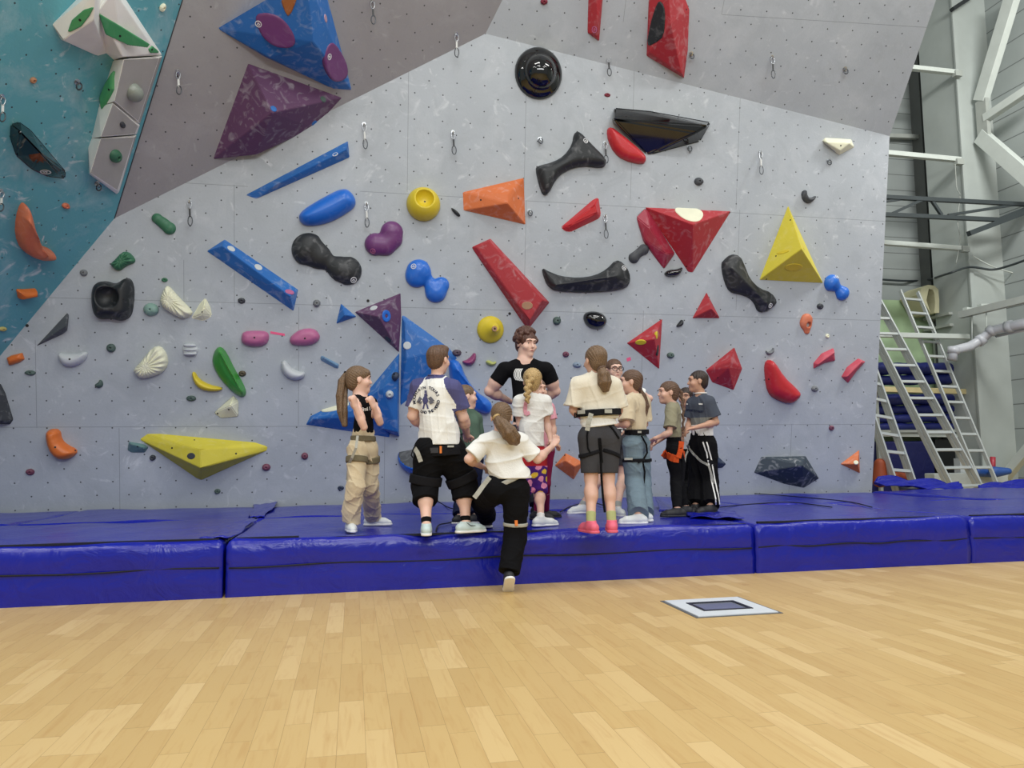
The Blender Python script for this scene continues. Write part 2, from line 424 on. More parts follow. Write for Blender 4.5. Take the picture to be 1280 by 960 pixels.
# ---- floor hatch
hx0, hy0 = 2.053, 4.455
e = bpy.data.objects.new('floor_hatch', None); COL.objects.link(e); e.location = (hx0+.29, hy0+.285, 0); reg(e, T(e.location))
tag(e, 'square white steel floor hatch with a dark framed glass centre, set in the plank floor', 'floor hatch')
mb = MB(); mb.box((hx0, hy0, 0.0), (hx0+.58, hy0+.57, .003)); mb.build('rim', mat('hatch_rim', (105, 108, 112), .5, metal=.3), e)
mb = MB()
for a in ((.022, .022, .558, .15), (.022, .42, .558, .548), (.022, .15, .12, .42), (.46, .15, .558, .42)):
    mb.box((hx0+a[0], hy0+a[1], .003), (hx0+a[2], hy0+a[3], .008))
mb.build('plate', mat('hatch_white', (222, 228, 232), .35), e)
mb = MB()
for a in ((.12, .15, .46, .172), (.12, .398, .46, .42), (.12, .172, .142, .398), (.438, .172, .46, .398)):
    mb.box((hx0+a[0], hy0+a[1], .0031), (hx0+a[2], hy0+a[3], .012))
mb.build('frame', mat('hatch_black', (32, 34, 40), .4), e)
mb = MB(); mb.box((hx0+.142, hy0+.172, .0031), (hx0+.438, hy0+.398, .006)); mb.build('glass', mat('hatch_glass', (128, 132, 145), .12), e)

# ---- crash mats
def vinyl(name, rgb, rough=0.3):
    m = bpy.data.materials.new(name); m.use_nodes = True; t = m.node_tree; b = t.nodes['Principled BSDF']; c = lin(rgb)
    tc = nd(t, 'ShaderNodeTexCoord'); n = nd(t, 'ShaderNodeTexNoise'); n.inputs['Scale'].default_value = 2.2; n.inputs['Detail'].default_value = 6; n.inputs['Distortion'].default_value = 0.5
    t.links.new(tc.outputs['Object'], n.inputs['Vector'])
    t.links.new(mixc(t, n.outputs[0], tuple(x*0.8 for x in c), tuple(x*1.15 for x in c)), b.inputs['Base Color'])
    w = nd(t, 'ShaderNodeTexNoise'); w.inputs['Scale'].default_value = 3.5; w.inputs['Detail'].default_value = 5; w.inputs['Distortion'].default_value = 2.4
    t.links.new(tc.outputs['Object'], w.inputs['Vector'])
    bp = nd(t, 'ShaderNodeBump'); bp.inputs['Strength'].default_value = 0.4; bp.inputs['Distance'].default_value = 0.035
    t.links.new(w.outputs[0], bp.inputs['Height']); t.links.new(bp.outputs[0], b.inputs['Normal'])
    b.inputs['Roughness'].default_value = rough; b.inputs['Specular IOR Level'].default_value = 0.55
    return m
VBLUE = vinyl('blue_vinyl', (14, 26, 156), 0.25)
VDARK = mat('black_webbing', (16, 18, 34), 0.7, bump=0.2)
rnd = random.Random(5)
def softbox(x0, x1, y0, y1, z0, z1, seed, dents=(), res=0.045, front=True):
    """vinyl covered foam block: rounded edges, gently rippled skin, dents where feet press"""
    nx, ny, nz = max(2, int((x1-x0)/res)), max(2, int((y1-y0)/res)), 9
    V = []; Fc = []; idx = {}
    rr = np.random.RandomState(seed); ph = rr.rand(8)*6.28
    def pos(i, j, k):
        x = x0+(x1-x0)*i/nx; y = y0+(y1-y0)*j/ny; z = z0+(z1-z0)*k/nz
        ex = min(x-x0, x1-x)/0.05; ey = min(y-y0, y1-y)/0.05; ez = (z1-z)/0.05
        rx = 1-min(1, ex); ry = 1-min(1, ey); rz = 1-min(1, ez)
        top = k == nz
        r = 0.016
        if top: z -= r*(max(rx, ry)**2)
        if i in (0, nx): x += (1 if i == 0 else -1)*r*rz**2
        if j in (0, ny): y += (1 if j == 0 else -1)*r*rz**2
        wv = 0.006*math.sin(2.1*x+ph[0]+1.5*math.sin(1.3*y+ph[1]))+0.004*math.sin(5.3*x+2.7*y+ph[2])+0.003*math.sin(9*x-6*y+ph[3])
        if top: z += wv*(1-max(rx, ry)*0.6)
        if j == 0:
            h = (z-z0)/(z1-z0); y += -0.012*math.sin(math.pi*h)*(1-abs(2*h-1)**4)+0.006*math.sin(3.2*x+ph[4]+2*h)+0.004*math.sin(8*x+ph[5]+5*h)*h
            if abs(h-0.5) < 0.07: y += 0.010
        if k >= nz-2:
            for (dx, dy, dr, dd) in dents:
                q = math.exp(-(((x-dx)/dr)**2+((y-dy)/(dr*0.8))**2)); z -= dd*q
                if j == 0: y -= 0.5*dd*q
        return (x, y, z)
    def v(i, j, k):
        if (i, j, k) not in idx: idx[(i, j, k)] = len(V); V.append(pos(i, j, k))
        return idx[(i, j, k)]
    for i in range(nx):
        for j in range(ny): Fc.append((v(i, j, nz), v(i+1, j, nz), v(i+1, j+1, nz), v(i, j+1, nz)))
        for k in range(nz):
            Fc.append((v(i, 0, k), v(i+1, 0, k), v(i+1, 0, k+1), v(i, 0, k+1)))
            Fc.append((v(i, ny, k), v(i, ny, k+1), v(i+1, ny, k+1), v(i+1, ny, k)))
    for j in range(ny):
        for k in range(nz):
            Fc.append((v(0, j, k), v(0, j, k+1), v(0, j+1, k+1), v(0, j+1, k)))
            Fc.append((v(nx, j, k), v(nx, j+1, k), v(nx, j+1, k+1), v(nx, j, k+1)))
    c = [((x0, y0, z0)), (x1, y0, z0), (x1, y1, z0), (x0, y1, z0)]
    b = len(V); V += c; Fc.append((b, b+3, b+2, b+1))
    return V, Fc
FY = 5.955
XJ = [-5.08, -0.905, 3.285, 5.37, 9.55]
def crash_mat(x0, x1, y0, y1, label, seed, dents=(), strip=True, piping=True):
    e = bpy.data.objects.new('crash_mat', None); COL.objects.link(e); e.location = ((x0+x1)/2, (y0+y1)/2, 0); mw = T(e.location); reg(e, mw)
    tag(e, label, 'crash mat', 'blue crash mats laid along the climbing wall')
    V, Fc = softbox(x0, x1, y0, y1, 0.0, MATZ, seed, dents)
    me = me_from('cover', [tuple(mw.inverted() @ Vector(p)) for p in V], Fc, True); link('cover', me, VBLUE, e)
    if piping:
        mb = MB(); mb.tube([(x0+.02+(x1-x0-.04)*i/40, y0-.006+0.004*math.sin(i*.9+seed), .215+0.006*math.sin(i*.5+seed*2)) for i in range(41)], 0.006, 6)
        mb.build('zip_seam', VDARK, e)
    if strip:
        mb = MB(); n = 46
        for i in range(n):
            a, b = x0+.06+(x1-x0-.1)*i/n, x0+.06+(x1-x0-.1)*(i+1)/n; z = MATZ+.004
            if min(abs(a-d[0]) for d in dents+((99, 0, 0, 0),)) < 0.45: z -= .012
            y = y0+.055+0.012*math.sin(i*.35+seed)
            mb.box((a, y, z-.012), (b, y+.03, z+.004))
        mb.build('edge_strip', VDARK, e)
    return e
DENT = ((-0.02, 6.3, .16, .02), (.54, 5.97, .13, .03), (.93, 6.15, .15, .03), (1.79, 5.83, .15, .035), (1.95, 5.8, .15, .035), (1.3, 6.05, .25, .03), (2.4, 6.4, .15, .02), (3.05, 6.9, .15, .02))
crash_mat(XJ[0], XJ[1]-.012, FY, 7.98, 'blue vinyl crash mat at the left end of the front row', 1)
crash_mat(XJ[1]+.012, XJ[2]-.008, FY, 7.98, 'long blue vinyl crash mat of the front row that the children stand on', 2, DENT)
crash_mat(XJ[2]+.008, XJ[3]-.012, FY, 7.98, 'short blue vinyl crash mat of the front row, just behind the floor hatch', 3)
crash_mat(XJ[3]+.012, XJ[4], FY, 7.98, 'blue vinyl crash mat at the right end of the front row', 4)
bx = [-5.2, -3.1, -0.98, 1.7, 4.3, 7.30]
for i in range(5):
    nm = ['leftmost', 'second from left', 'middle', 'fourth from left', 'rightmost'][i]
    crash_mat(bx[i]+.01, bx[i+1]-.01, 8.0, 9.98, 'blue crash mat against the wall foot, %s of five in the row' % nm, 10+i, strip=False, piping=False)
crash_mat(7.62, 10.4, 8.0, 10.3, 'blue crash mat beyond the right end of the climbing wall, below the ladders', 21, strip=False, piping=False)
# folded cover flaps lying on the joints
def sheet(name, quad, m, label, cat, n=22, amp=0.03, seed=0, thick=0.006, group=None):
    """loose crumpled vinyl sheet over a quad of world points"""
    a, b, c, d = [np.asarray(q, float) for q in quad]; rr = np.random.RandomState(seed); ph = rr.rand(12)*6.28
    base = (a+b+c+d)/4; base[2] = min(a[2], b[2], c[2], d[2]); V = []
    for lay in (0, 1):
        for i in range(n+1):
            for j in range(n+1):
                s, t_ = i/n, j/n; p = (a*(1-s)+b*s)*(1-t_)+(d*(1-s)+c*s)*t_
                w = abs(math.sin(7*s+3*t_+ph[0]+1.3*math.sin(5*t_+ph[1])))*0.6+abs(math.sin(13*t_-6*s+ph[2]))*0.4
                p = p+np.array([0.012*math.sin(9*t_+ph[3]), 0.012*math.sin(8*s+ph[4]), amp*w+thick*(lay)]); V.append(p-base)
    N = (n+1)**2; Fc = []
    for i in range(n):
        for j in range(n):
            q = (i*(n+1)+j, (i+1)*(n+1)+j, (i+1)*(n+1)+j+1, i*(n+1)+j+1)
            Fc.append(tuple(x+N for x in q)); Fc.append(q[::-1])
    rim = [(i, 0) for i in range(n)]+[(n, j) for j in range(n)]+[(n-i, n) for i in range(n)]+[(0, n-j) for j in range(n)]
    for k in range(len(rim)):
        p, q = rim[k], rim[(k+1) % len(rim)]; pi, qi = p[0]*(n+1)+p[1], q[0]*(n+1)+q[1]
        Fc.append((pi, qi, qi+N, pi+N))
    me = me_from(name, V, Fc, True); o = link(name, me, m); o.location = base
    return tag(o, label, cat, group)
z = MATZ
sheet('cover_flap', [atZ(312, 648, z), atZ(330, 647, z), atZ(348, 629, z+.03), atZ(318, 630, z)], VBLUE, 'crumpled blue cover flap raised at the mat joint left of the long-haired girl', 'cover flap', amp=.015, seed=2)
sheet('cover_flap', [atZ(250, 675, z), atZ(292, 673, z), atZ(322, 650, z), atZ(300, 650, z)], VBLUE, 'blue cover flap folded over the joint of the two leftmost front mats', 'cover flap', amp=.014, seed=5)
sheet('cover_flap', [atZ(820, 622, z+.1), atZ(826, 640, z), atZ(850, 640, z), atZ(836, 630, z)], VBLUE, 'small pointed blue flap standing up left of the girl in the olive shirt', 'cover flap', amp=.012, n=10, seed=7)
sheet('cover_flap', [atZ(862, 648, z), atZ(930, 650, z), atZ(915, 640, z), atZ(858, 640, z)], VBLUE, 'crumpled blue cover flap at the feet of the boy in striped track pants', 'cover flap', amp=.022, seed=9)
# loose black ropes on the mats
def rope(label, pts, r=.006, zz=MATZ+.012):
    P = [atZ(x, y, zz) for x, y in pts]; Q = []
    for i in range(len(P)-1):
        p0, p1, p2, p3 = P[max(i-1, 0)], P[i], P[i+1], P[min(i+2, len(P)-1)]
        for k in range(6):
            t_ = k/6; Q.append(.5*((2*p1)+(-p0+p2)*t_+(2*p0-5*p1+4*p2-p3)*t_*t_+(-p0+3*p1-3*p2+p3)*t_**3))
    Q.append(P[-1]); c = sum(Q)/len(Q); mb = MB(); mb.tube(Q, r, 6); o = mb.build('cord', VDARK, None, T((c[0], c[1], MATZ)))
    return tag(o, label, 'cord', 'loose cords lying on the mats')
rope('thin black cord looping over the mat between the two boys on the left', [(541, 622), (560, 634), (585, 640), (566, 652), (549, 656), (545, 664)])
rope('thin black cord lying on the mat right of the maroon leggings', [(700, 640), (716, 632), (740, 628), (760, 634)])
rope('thin black cord lying along the back mats below the dark faceted volume', [(915, 615), (960, 618), (1010, 622), (1060, 627), (1090, 634)])
rope('thin black cord lying on the mat behind the boy in striped track pants', [(900, 634), (940, 630), (990, 628), (1040, 634)])

# ================================================================== BUILDING BEYOND THE WALL
WHT = mat('painted_steel', (196, 204, 198), 0.5, var=.05)
WHD = mat('painted_steel_dull', (160, 166, 160), 0.6, var=.08)
def siding(name, rgb, vertical_axis=2, pitch=0.3):
    m = bpy.data.materials.new(name); m.use_nodes = True; t = m.node_tree; b = t.nodes['Principled BSDF']; c = lin(rgb)
    tc = nd(t, 'ShaderNodeTexCoord'); sp = nd(t, 'ShaderNodeSeparateXYZ'); t.links.new(tc.outputs['Object'], sp.inputs[0])
    f = mth(t, 'FRACT', mth(t, 'DIVIDE', sp.outputs[2], pitch)); l = mth(t, 'LESS_THAN', f, 0.045)
    n = nd(t, 'ShaderNodeTexNoise'); n.inputs['Scale'].default_value = 1.3; n.inputs['Detail'].default_value = 6; t.links.new(tc.outputs['Object'], n.inputs['Vector'])
    col = mixc(t, n.outputs[0], tuple(x*.75 for x in c), tuple(x*1.2 for x in c))
    col = mixc(t, mth(t, 'MULTIPLY', l, .8), col, tuple(x*.3 for x in c))
    t.links.new(col, b.inputs['Base Color']); b.inputs['Roughness'].default_value = .6
    return m
YB = 14.0
COLX = atY(1210, 300, 12.3)[0]; XR = COLX+0.75
mb = MB(); mb.box((XE-2.5, YB, 0), (XR+.3, YB+.15, 11)); struct(mb.build('wall_back', siding('white_siding_back', (150, 158, 156), pitch=.345)))
mb = MB(); mb.box((XR, -2, 0), (XR+.15, YB, 11)); struct(mb.build('wall_right', siding('white_siding_side', (158, 166, 164), pitch=.46)))
# column: box with a flange edge
mb = MB(); CY = 12.3
mb.box((COLX, CY, 0), (COLX+.05, CY+.95, 11)); mb.box((COLX, CY, 0), (XR, CY+.04, 11)); mb.box((COLX-.035, CY-.03, 0), (COLX+.05, CY, 11)); mb.box((COLX-.02, CY, 0), (COLX, CY+.04, 11))
struct(mb.build('column', mat('column_paint', (168, 176, 172), .6, var=.1, vscale=1.5)))
mb = MB(); mb.box((atY(1150, 300, YB-.05)[0], YB-.3, 0), (atY(1160, 300, YB-.05)[0], YB, 11)); struct(mb.build('column', mat('gap_dark', (96, 100, 98), .7)))  # dark strip standing in for the shadowed gap beside the column
def girt(p0, p1, h, label, m=WHT, Y0=CY-.06, Y1=CY-.06, d=.1):
    mb = MB(); mb.beam(atY(*p0, Y0), atY(*p1, Y1), d, h); o = mb.build('beam', m, bevel=.006); return struct(o)
girt((1095, 80), (1196, 91), .085, '')
girt((1095, 190), (1200, 200), .09, ''); girt((1085, 302), (1206, 311), .085, ''); girt((1080, 418), (1210, 421), .09, '')
girt((1080, 169), (1162, 172), .09, '', WHD, YB-.15, YB-.15); girt((1070, 543), (1245, 545), .07, '', WHT, 12.9, 12.9)
for (gx, gy) in ((1198, 93), (1200, 203), (1207, 312)):
    mb = MB(); p = atY(gx, gy, CY-.1); mb.box(p-np.array([.1, .05, .05]), p+np.array([.05, .05, .06])); struct(mb.build('bracket', WHD))
# diagonal braces in front of the right-hand wall, meeting at a gusset
XG = COLX+.3; XBR = XG
g0 = np.array([COLX+.08, CY-.02, 0])
def brace(p, q, w, m=WHT):
    a = atX(*p, XBR); b = atX(*q, XBR); mb = MB(); mb.beam(a, b, .14, w); return struct(mb.build('brace', m, bevel=.006))
brace((1226, 126), (1268, -12), .27); 
a = atX(1228, 128, XBR); b_ = atX(1290, -40, XBR)
brace((1232, 148), (1286, 112), .15); brace((1226, 170), (1290, 226), .27)
mb = MB(); p = atX(1230, 148, XBR); mb.box((XBR-.06, p[1]-.12, p[2]-.42), (XBR+.02, p[1]+.12, p[2]+.36)); struct(mb.build('gusset_plate', WHD))
brace((1250, 604), (1290, 556), .16)
for (x, y) in ((1210, 130), (1212, 150), (1213, 175)):
    pass
# black slot bar at the top
mb = MB(); mb.beam(atY(1190, 12, CY-.2), atY(1216, -5, CY-.2), .1, .07); struct(mb.build('beam', mat('black_steel', (38, 42, 44), .5)))
# dark truss
DK = mat('dark_truss_steel', (52, 60, 62), .55)
e = bpy.data.objects.new('roof_truss', None); COL.objects.link(e); TY = 11.6; b0 = atY(1107, 268, TY); e.location = b0; reg(e, T(b0))
tag(e, 'dark grey steel lattice truss crossing in front of the white column, above the ladders', 'truss')
def chord(nm, p, q, w=.07, Y0=TY, Y1=TY):
    mb = MB(); mb.beam(atY(*p, Y0), atY(*q, Y1), w, w); mb.build(nm, DK, e)
chord('chord', (1100, 246), (1290, 256)); chord('chord', (1100, 268), (1252, 275))
chord('diagonal', (1115, 267), (1152, 250), .05); chord('diagonal', (1165, 251), (1177, 269), .05); chord('diagonal', (1100, 253), (1140, 247), .04)
chord('diagonal', (1185, 269), (1275, 255), .045); chord('diagonal', (1245, 275), (1285, 259), .05)
chord('end_bar', (1211, 292), (1285, 264), .09)
# cables
def cable(label, pts, Y, r=.012, m=None):
    P = [atY(x, y, yy if yy else Y) for x, y, yy in pts]; Q = []
    for i in range(len(P)-1):
        p0, p1, p2, p3 = P[max(i-1, 0)], P[i], P[i+1], P[min(i+2, len(P)-1)]
        for k in range(8):
            t_ = k/8; Q.append(.5*((2*p1)+(-p0+p2)*t_+(2*p0-5*p1+4*p2-p3)*t_*t_+(-p0+3*p1-3*p2+p3)*t_**3))
    Q.append(P[-1]); mb = MB(); mb.tube(Q, r, 6); o = mb.build('cable', m or DK, None, T(Q[0])); return tag(o, label, 'cable', 'cables strung along the building wall')
cable('dark cable bundle sagging across the siding to the column above the ladders', [(1098, 349, YB-.1), (1130, 351, YB-.1), (1158, 350, YB-.1), (1185, 342, 12.2), (1212, 334, 12.2), (1240, 337, 12.1), (1262, 332, 11.8), (1290, 322, 11.3)], 12, .022)
cable('thin white cord running from the column down to the right edge', [(1216, 320, 0), (1238, 332, 0), (1262, 340, 0), (1290, 346, 0)], 12.1, .012, WHT)
cable('thin dark cable hanging down the side of the column', [(1194, 205, 0), (1196, 235, 0), (1200, 245, 0), (1197, 275, 0), (1200, 300, 0), (1195, 330, 0)], 12.2, .008, WHD)
# pipe run with supports
e = bpy.data.objects.new('drain_pipe', None); COL.objects.link(e); e.location = atY(1195, 445, 11.9); reg(e, T(e.location))
tag(e, 'white plastic pipe run with joints bending down beside the column', 'pipe')
PV = mat('white_pipe', (190, 194, 200), .35)
P = [atY(1290, 402, 11.0), atY(1262, 408, 11.4), atY(1240, 413, 11.7), atY(1226, 425, 11.85), atY(1212, 433, 11.9), atY(1192, 438, 11.9), atY(1190, 450, 11.9)]
mb = MB(); mb.tube(P, .085, 14); mb.build('pipe', PV, e)
for i in (1, 2, 3, 5):
    d = unit(P[i+1]-P[i]); mb = MB(); mb.tube([P[i]-d*.05, P[i]+d*.06], .105, 14); mb.build('coupling', PV, e)
mb = MB(); mb.tube([atY(1290, 410, 11.1), atY(1245, 420, 11.75)], .03, 8); mb.build('pipe', PV, e)
mb = MB(); mb.beam(atY(1200, 394, 12.1), atY(1290, 372, 10.8), .12, .12); struct(mb.build('beam', WHD))
mb = MB(); mb.beam(atY(1206, 386, 12.0), atY(1230, 389, 12.0), .1, .05); struct(mb.build('bracket', WHT))
mb = MB(); mb.beam(atY(1224, 382, 11.8), atY(1256, 382, 11.8), .1, .05); struct(mb.build('bracket', WHT))
for xx in (1215, 1233):
    mb = MB(); mb.tube([atY(xx, 386, 11.9), atY(xx, 425, 11.9)], .012, 6); struct(mb.build('bracket', WHT))
# pale green sheet behind the ladders
mb = MB(); a = atY(1085, 374, 13.6); b = atY(1176, 374, 13.6); c = atY(1176, 452, 13.6)
mb.box((a[0], 13.6, 0.0), (b[0], 13.63, a[2])); o = mb.build('plastic_sheet', mat('green_film', (170, 196, 156), .35, var=.2, vscale=2.5), None, T((a[0], 13.6, 0)))
tag(o, 'pale green plastic sheet leaning on the siding behind the ladder tops', 'sheet')
# beige rolled matting draped on top
mb = MB(); Y = 13.0
prof = [(1149, 368), (1152, 360), (1160, 356), (1168, 357), (1173, 362), (1174, 375), (1174, 391)]
P = [atY(x, y, Y) for x, y in prof]; w = np.array([0, .55, 0]); V = []
inner = [(1153, 372), (1156, 365), (1161, 361), (1166, 362), (1168, 367), (1169, 378), (1168, 391)]
PI = [atY(x, y, Y) for x, y in inner]; PI[0] = atY(1163, 391, Y); PI[1] = atY(1158, 375, Y)
for arr in (P, [p+w for p in P], PI, [p+w for p in PI]): V += list(arr)
n7 = 7; Fc = []
for i in range(6):
    Fc += [(i, i+1, i+1+7, i+7), (14+i, 21+i, 22+i, 15+i), (i, 14+i, 15+i, i+1), (7+i, 8+i, 22+i, 21+i)]
Fc += [(0, 7, 21, 14), (6, 20, 27, 13)]
mb.add(V, Fc); o = mb.build('rolled_mat', mat('beige_felt', (196, 194, 160), .9, bump=.3), None, T(P[0]+np.array([0, 0, -.2])))
tag(o, 'beige stiff mat curled over at the top of the rack beside the column', 'mat')

# rack with rolled tarps
e = bpy.data.objects.new('storage_rack', None); COL.objects.link(e); q0, q1 = atY(1178, 391, 13.25), atY(1070, 391, 13.25); e.location = (q0[0], 13.25, 0); reg(e, T(e.location))
tag(e, 'white steel storage rack behind the ladders holding the rolled blue tarps', 'rack')
for xx in (q0[0], q1[0]):
    for yy in (12.8, 13.5): mb = MB(); mb.box((xx-.03, yy-.03, 0), (xx+.03, yy+.03, q0[2])); mb.build('post', WHD, e)
for ys in (394, 408, 538):
    zz = atY(1150, ys, 13.2)[2]; mb = MB(); mb.box((q1[0] if ys > 500 else q0[0]-.25, 12.8, zz-.05), (q0[0], 13.5, zz)); mb.build('shelf', WHD, e)
RY = 13.0
mb = MB(); mb.beam(atY(1085, 486, RY-.35), atY(1217, 490, RY-.35), .12, .095); o = mb.build('plank', mat('pine', (214, 200, 150), .6, var=.1), None, T(atY(1150, 489, RY-.35)))
tag(o, 'long pale pine plank lying across the blue rolled tarps', 'plank')
NAVY = vinyl('navy_tarp', (24, 34, 104), .45)
rolls = [((1080, 461), (1198, 461), .125, 'blue tarp roll, topmost on the rack behind the ladders'),
         ((1078, 476), (1206, 474), .10, 'blue tarp roll directly above the pine plank'),
         ((1078, 500), (1204, 499), .11, 'blue tarp roll directly below the pine plank'),
         ((1078, 513), (1208, 511), .085, 'thin blue tarp roll, third up from the bottom of the rack'),
         ((1078, 524), (1202, 522), .085, 'thin blue tarp roll, second from the bottom of the rack'),
         ((1078, 534), (1200, 533), .075, 'blue tarp roll resting on the white rack beam')]
for i, (p, q, r, lb) in enumerate(rolls):
    a, b = atY(*p, RY), atY(*q, RY); P = [a+(b-a)*k/24 for k in range(25)]
    R = [r*(1+.07*math.sin(k*1.7+i)+.05*math.sin(k*.6+2*i)) for k in range(25)]; R = [x_*1.22 for x_ in R]; R[-1] *= .75
    mb = MB(); mb.tube(P, R, 14, flat=.8); o = mb.build('tarp_roll', NAVY, None, T(a)); tag(o, lb, 'tarp roll', 'blue rolled tarps stacked on the rack')
# folded blue mats and dark boxes below the beam
mb = MB(); a, b = atY(1080, 552, 12.9), atY(1167, 552, 12.9); mb.box((a[0], 12.9, 0.02), (b[0], 13.2, a[2])); o = mb.build('folded_mat', vinyl('navy_mat', (20, 26, 88), .5), None, T(((a[0]+b[0])/2, 13, 0)), bevel=.03)
tag(o, 'dark blue folded mat standing on edge under the white beam behind the ladders', 'mat')
mb = MB(); a, b = atY(1169, 549, 12.9), atY(1196, 592, 12.9); mb.box((a[0], 12.9, 0.02), (b[0], 13.3, a[2])); o = mb.build('cabinet', mat('black_cab', (22, 24, 26), .5), None, T(((a[0]+b[0])/2, 13, 0)), bevel=.01)
tag(o, 'black cabinet under the white beam, seen between the ladder rungs', 'cabinet')
mb = MB(); a, b = atY(1168, 592, 12.0), atY(1262, 620, 12.0); mb.box((a[0], 12.0, 0.0), (b[0], 12.25, a[2])); o = mb.build('low_wall', mat('white_block', (186, 194, 192), .6), bevel=.01); struct(o)
mb = MB(); a, b = atY(1197, 573, 12.4), atY(1206, 592, 12.4); mb.box((a[0], 12.35, b[2]-.4), (b[0], 12.5, a[2])); o = mb.build('box', mat('white_box', (205, 212, 212), .5), None, T((a[0], 12.4, b[2]))); struct(o); o.name = 'trim_2'
mb = MB(); mb.tube([atY(1241, 594, 11.75), atY(1241, 571, 11.75)], .045, 14); o = mb.build('canister', mat('red_can', (168, 52, 66), .4), None, T(atY(1241, 594, 11.75))); tag(o, 'red cylinder standing behind the foot of the right-hand ladder', 'canister')
s = SDF(); s.rc(atY(1222, 590, 11.9), atY(1240, 592, 11.9), .08, .07, k=.05); s.rc(atY(1243, 590, 11.7), atY(1260, 589, 11.6), .10, .06, k=.05)
V, Q = s.mesh(.02); c = V.mean(0); c[2] = V[:, 2].min(); o = link('bag', me_np('bag', V-c, Q), vinyl('bag_blue', (38, 84, 160), .5)); o.location = c; tag(o, 'blue soft bag lying on the white ledge beside the red cylinder', 'bag')
s = SDF(); s.rc(atY(1100, 600, 10.9), atY(1100, 580, 10.9), .12, .09, k=.05); s.rc(atY(1117, 597, 11), atY(1130, 597, 11), .10, .08, k=.05)
V, Q = s.mesh(.02); c = V.mean(0); c[2] = V[:, 2].min(); o = link('bag', me_np('bag', V-c, Q), mat('rust_bag', (150, 66, 30), .6, bump=.4)); o.location = c; tag(o, 'rust red bag behind the left ladder, at the edge of the climbing wall', 'bag')

# blue crumpled cover over the mats' end
zc = MATZ+.02
sheet('mat_cover', [atY(1092, 609, 10.33), atY(1208, 619, 10.33), atY(1200, 608, 10.6), atY(1098, 600, 10.6)], VBLUE, 'crumpled blue vinyl cover heaped at the foot of the ladders', 'cover', amp=.09, seed=3, n=30)
sheet('mat_cover', [atY(1215, 616, 10.42), atY(1300, 620, 10.42), atY(1300, 600, 10.75), atY(1228, 609, 10.8)], VBLUE, 'blue vinyl cover sloping up to the right edge in front of the white ledge', 'cover', amp=.07, seed=4, n=30)

# ladders
ALU = mat('aluminium', (196, 202, 200), .4, metal=.35, var=.04)
def ladder(label, L, R_, n, f0=0.0, f1=1.0, extra=None, w=.03, d=.075):
    """L, R_ = ((top px, Y), (foot px, Y)) of the rails"""
    la, lb, ra, rb = [atY(q[0][0], q[0][1], q[1]) for q in (L[0], L[1], R_[0], R_[1])]
    def down(a, b):
        t = (a[2]-.0)/(a[2]-b[2]); return a+(b-a)*t
    lb, rb = down(la, lb), down(ra, rb)
    c = (lb+rb)/2; e = bpy.data.objects.new('ladder', None); COL.objects.link(e); e.location = c; reg(e, T(c)); tag(e, label, 'ladder', 'aluminium ladders leaning behind the climbing wall')
    nrm = unit(np.cross(rb-lb, la-lb)); nrm = nrm if nrm[1] < 0 else -nrm
    sides = [0] if not extra else [0, extra]
    for s_ in sides:
        for a, b in ((la, lb), (ra, rb)):
            mb = MB(); o_ = nrm*(-s_)
            mb.beam(a+o_, b+o_, w, d, up=nrm); mb.build('rail', ALU, e, bevel=.004)
    m_ = int(np.linalg.norm(la-lb)/n)
    for i in range(1, m_+1):
        t = (i-.4)/m_; p, q = la+(lb-la)*t, ra+(rb-ra)*t
        if t > 1: break
        mb = MB(); mb.beam(p, q, .045, .03, up=nrm); mb.build('rung', ALU, e)
    for b in (lb, rb):
        mb = MB(); mb.box(b-np.array([.025, .03, 0]), b+np.array([.025, .03, .05])); mb.build('rubber_foot', VDARK, e)
ladder('tall aluminium ladder, rightmost, its top just below the beige curled mat', (((1125, 363), 12.75), ((1228, 612), 11.3)), (((1147, 365), 12.75), ((1249, 612), 11.3)), .30)
ladder('double aluminium extension ladder, middle one of the three', (((1070, 367), 12.2), ((1190, 608), 10.95)), (((1096, 368), 12.2), ((1230, 614), 10.95)), .30, extra=.09)
ladder('shorter aluminium ladder, leftmost, half hidden by the edge of the climbing wall', (((1066, 440), 11.2), ((1118, 598), 10.7)), (((1090, 448), 11.2), ((1143, 602), 10.7)), .30, extra=.08)
# ================================================================== HOLDS AND VOLUMES
GV, GH = 'volumes bolted to the climbing wall', 'holds bolted to the climbing wall'
def pin(x, y, k, h=0.0):
    p, n = PLANES[k]; return hit(x, y, p+n*h, n)
HM = {}
def hm(key, rgb, rough=.55, chalk=.25, bump=.12, coat=0.0):
    return mat('hold_'+key, mute(rgb, .12), rough, chalk, bump, 45, .05, 0, coat)
BLUE = hm('blue', (28, 106, 192), .5, .3); BLUES = hm('blue_smooth', (26, 108, 220), .32, .06); PURP = hm('purple', (98, 58, 98), .6, .35)
PURS = hm('purple_smooth', (112, 52, 116), .4, .08); BLK = hm('black', (32, 36, 40), .5, .14); GLOSS = hm('gloss_black', (8, 10, 12), .07, 0, 0, .6)
RED = hm('red', (184, 38, 48), .55, .22); REDS = hm('red_smooth', (206, 36, 44), .35, .06); ORG = hm('orange', (224, 112, 52), .55, .25)
ORGS = hm('orange_smooth', (230, 112, 34), .4, .06); YEL = hm('yellow', (222, 206, 50), .55, .12); YELS = hm('yellow_smooth', (226, 200, 32), .42, .06)
WHTH = hm('white', (226, 228, 222), .5, .0); CREAM = hm('cream', (232, 232, 202), .55, 0); GRNS = hm('green_smooth', (54, 150, 52), .3, .05)
GRND = hm('dark_green', (52, 116, 82), .5, .08); GRNT = hm('grey_green', (74, 96, 90), .6, .1); MINT = hm('mint', (130, 168, 156), .55, .1)
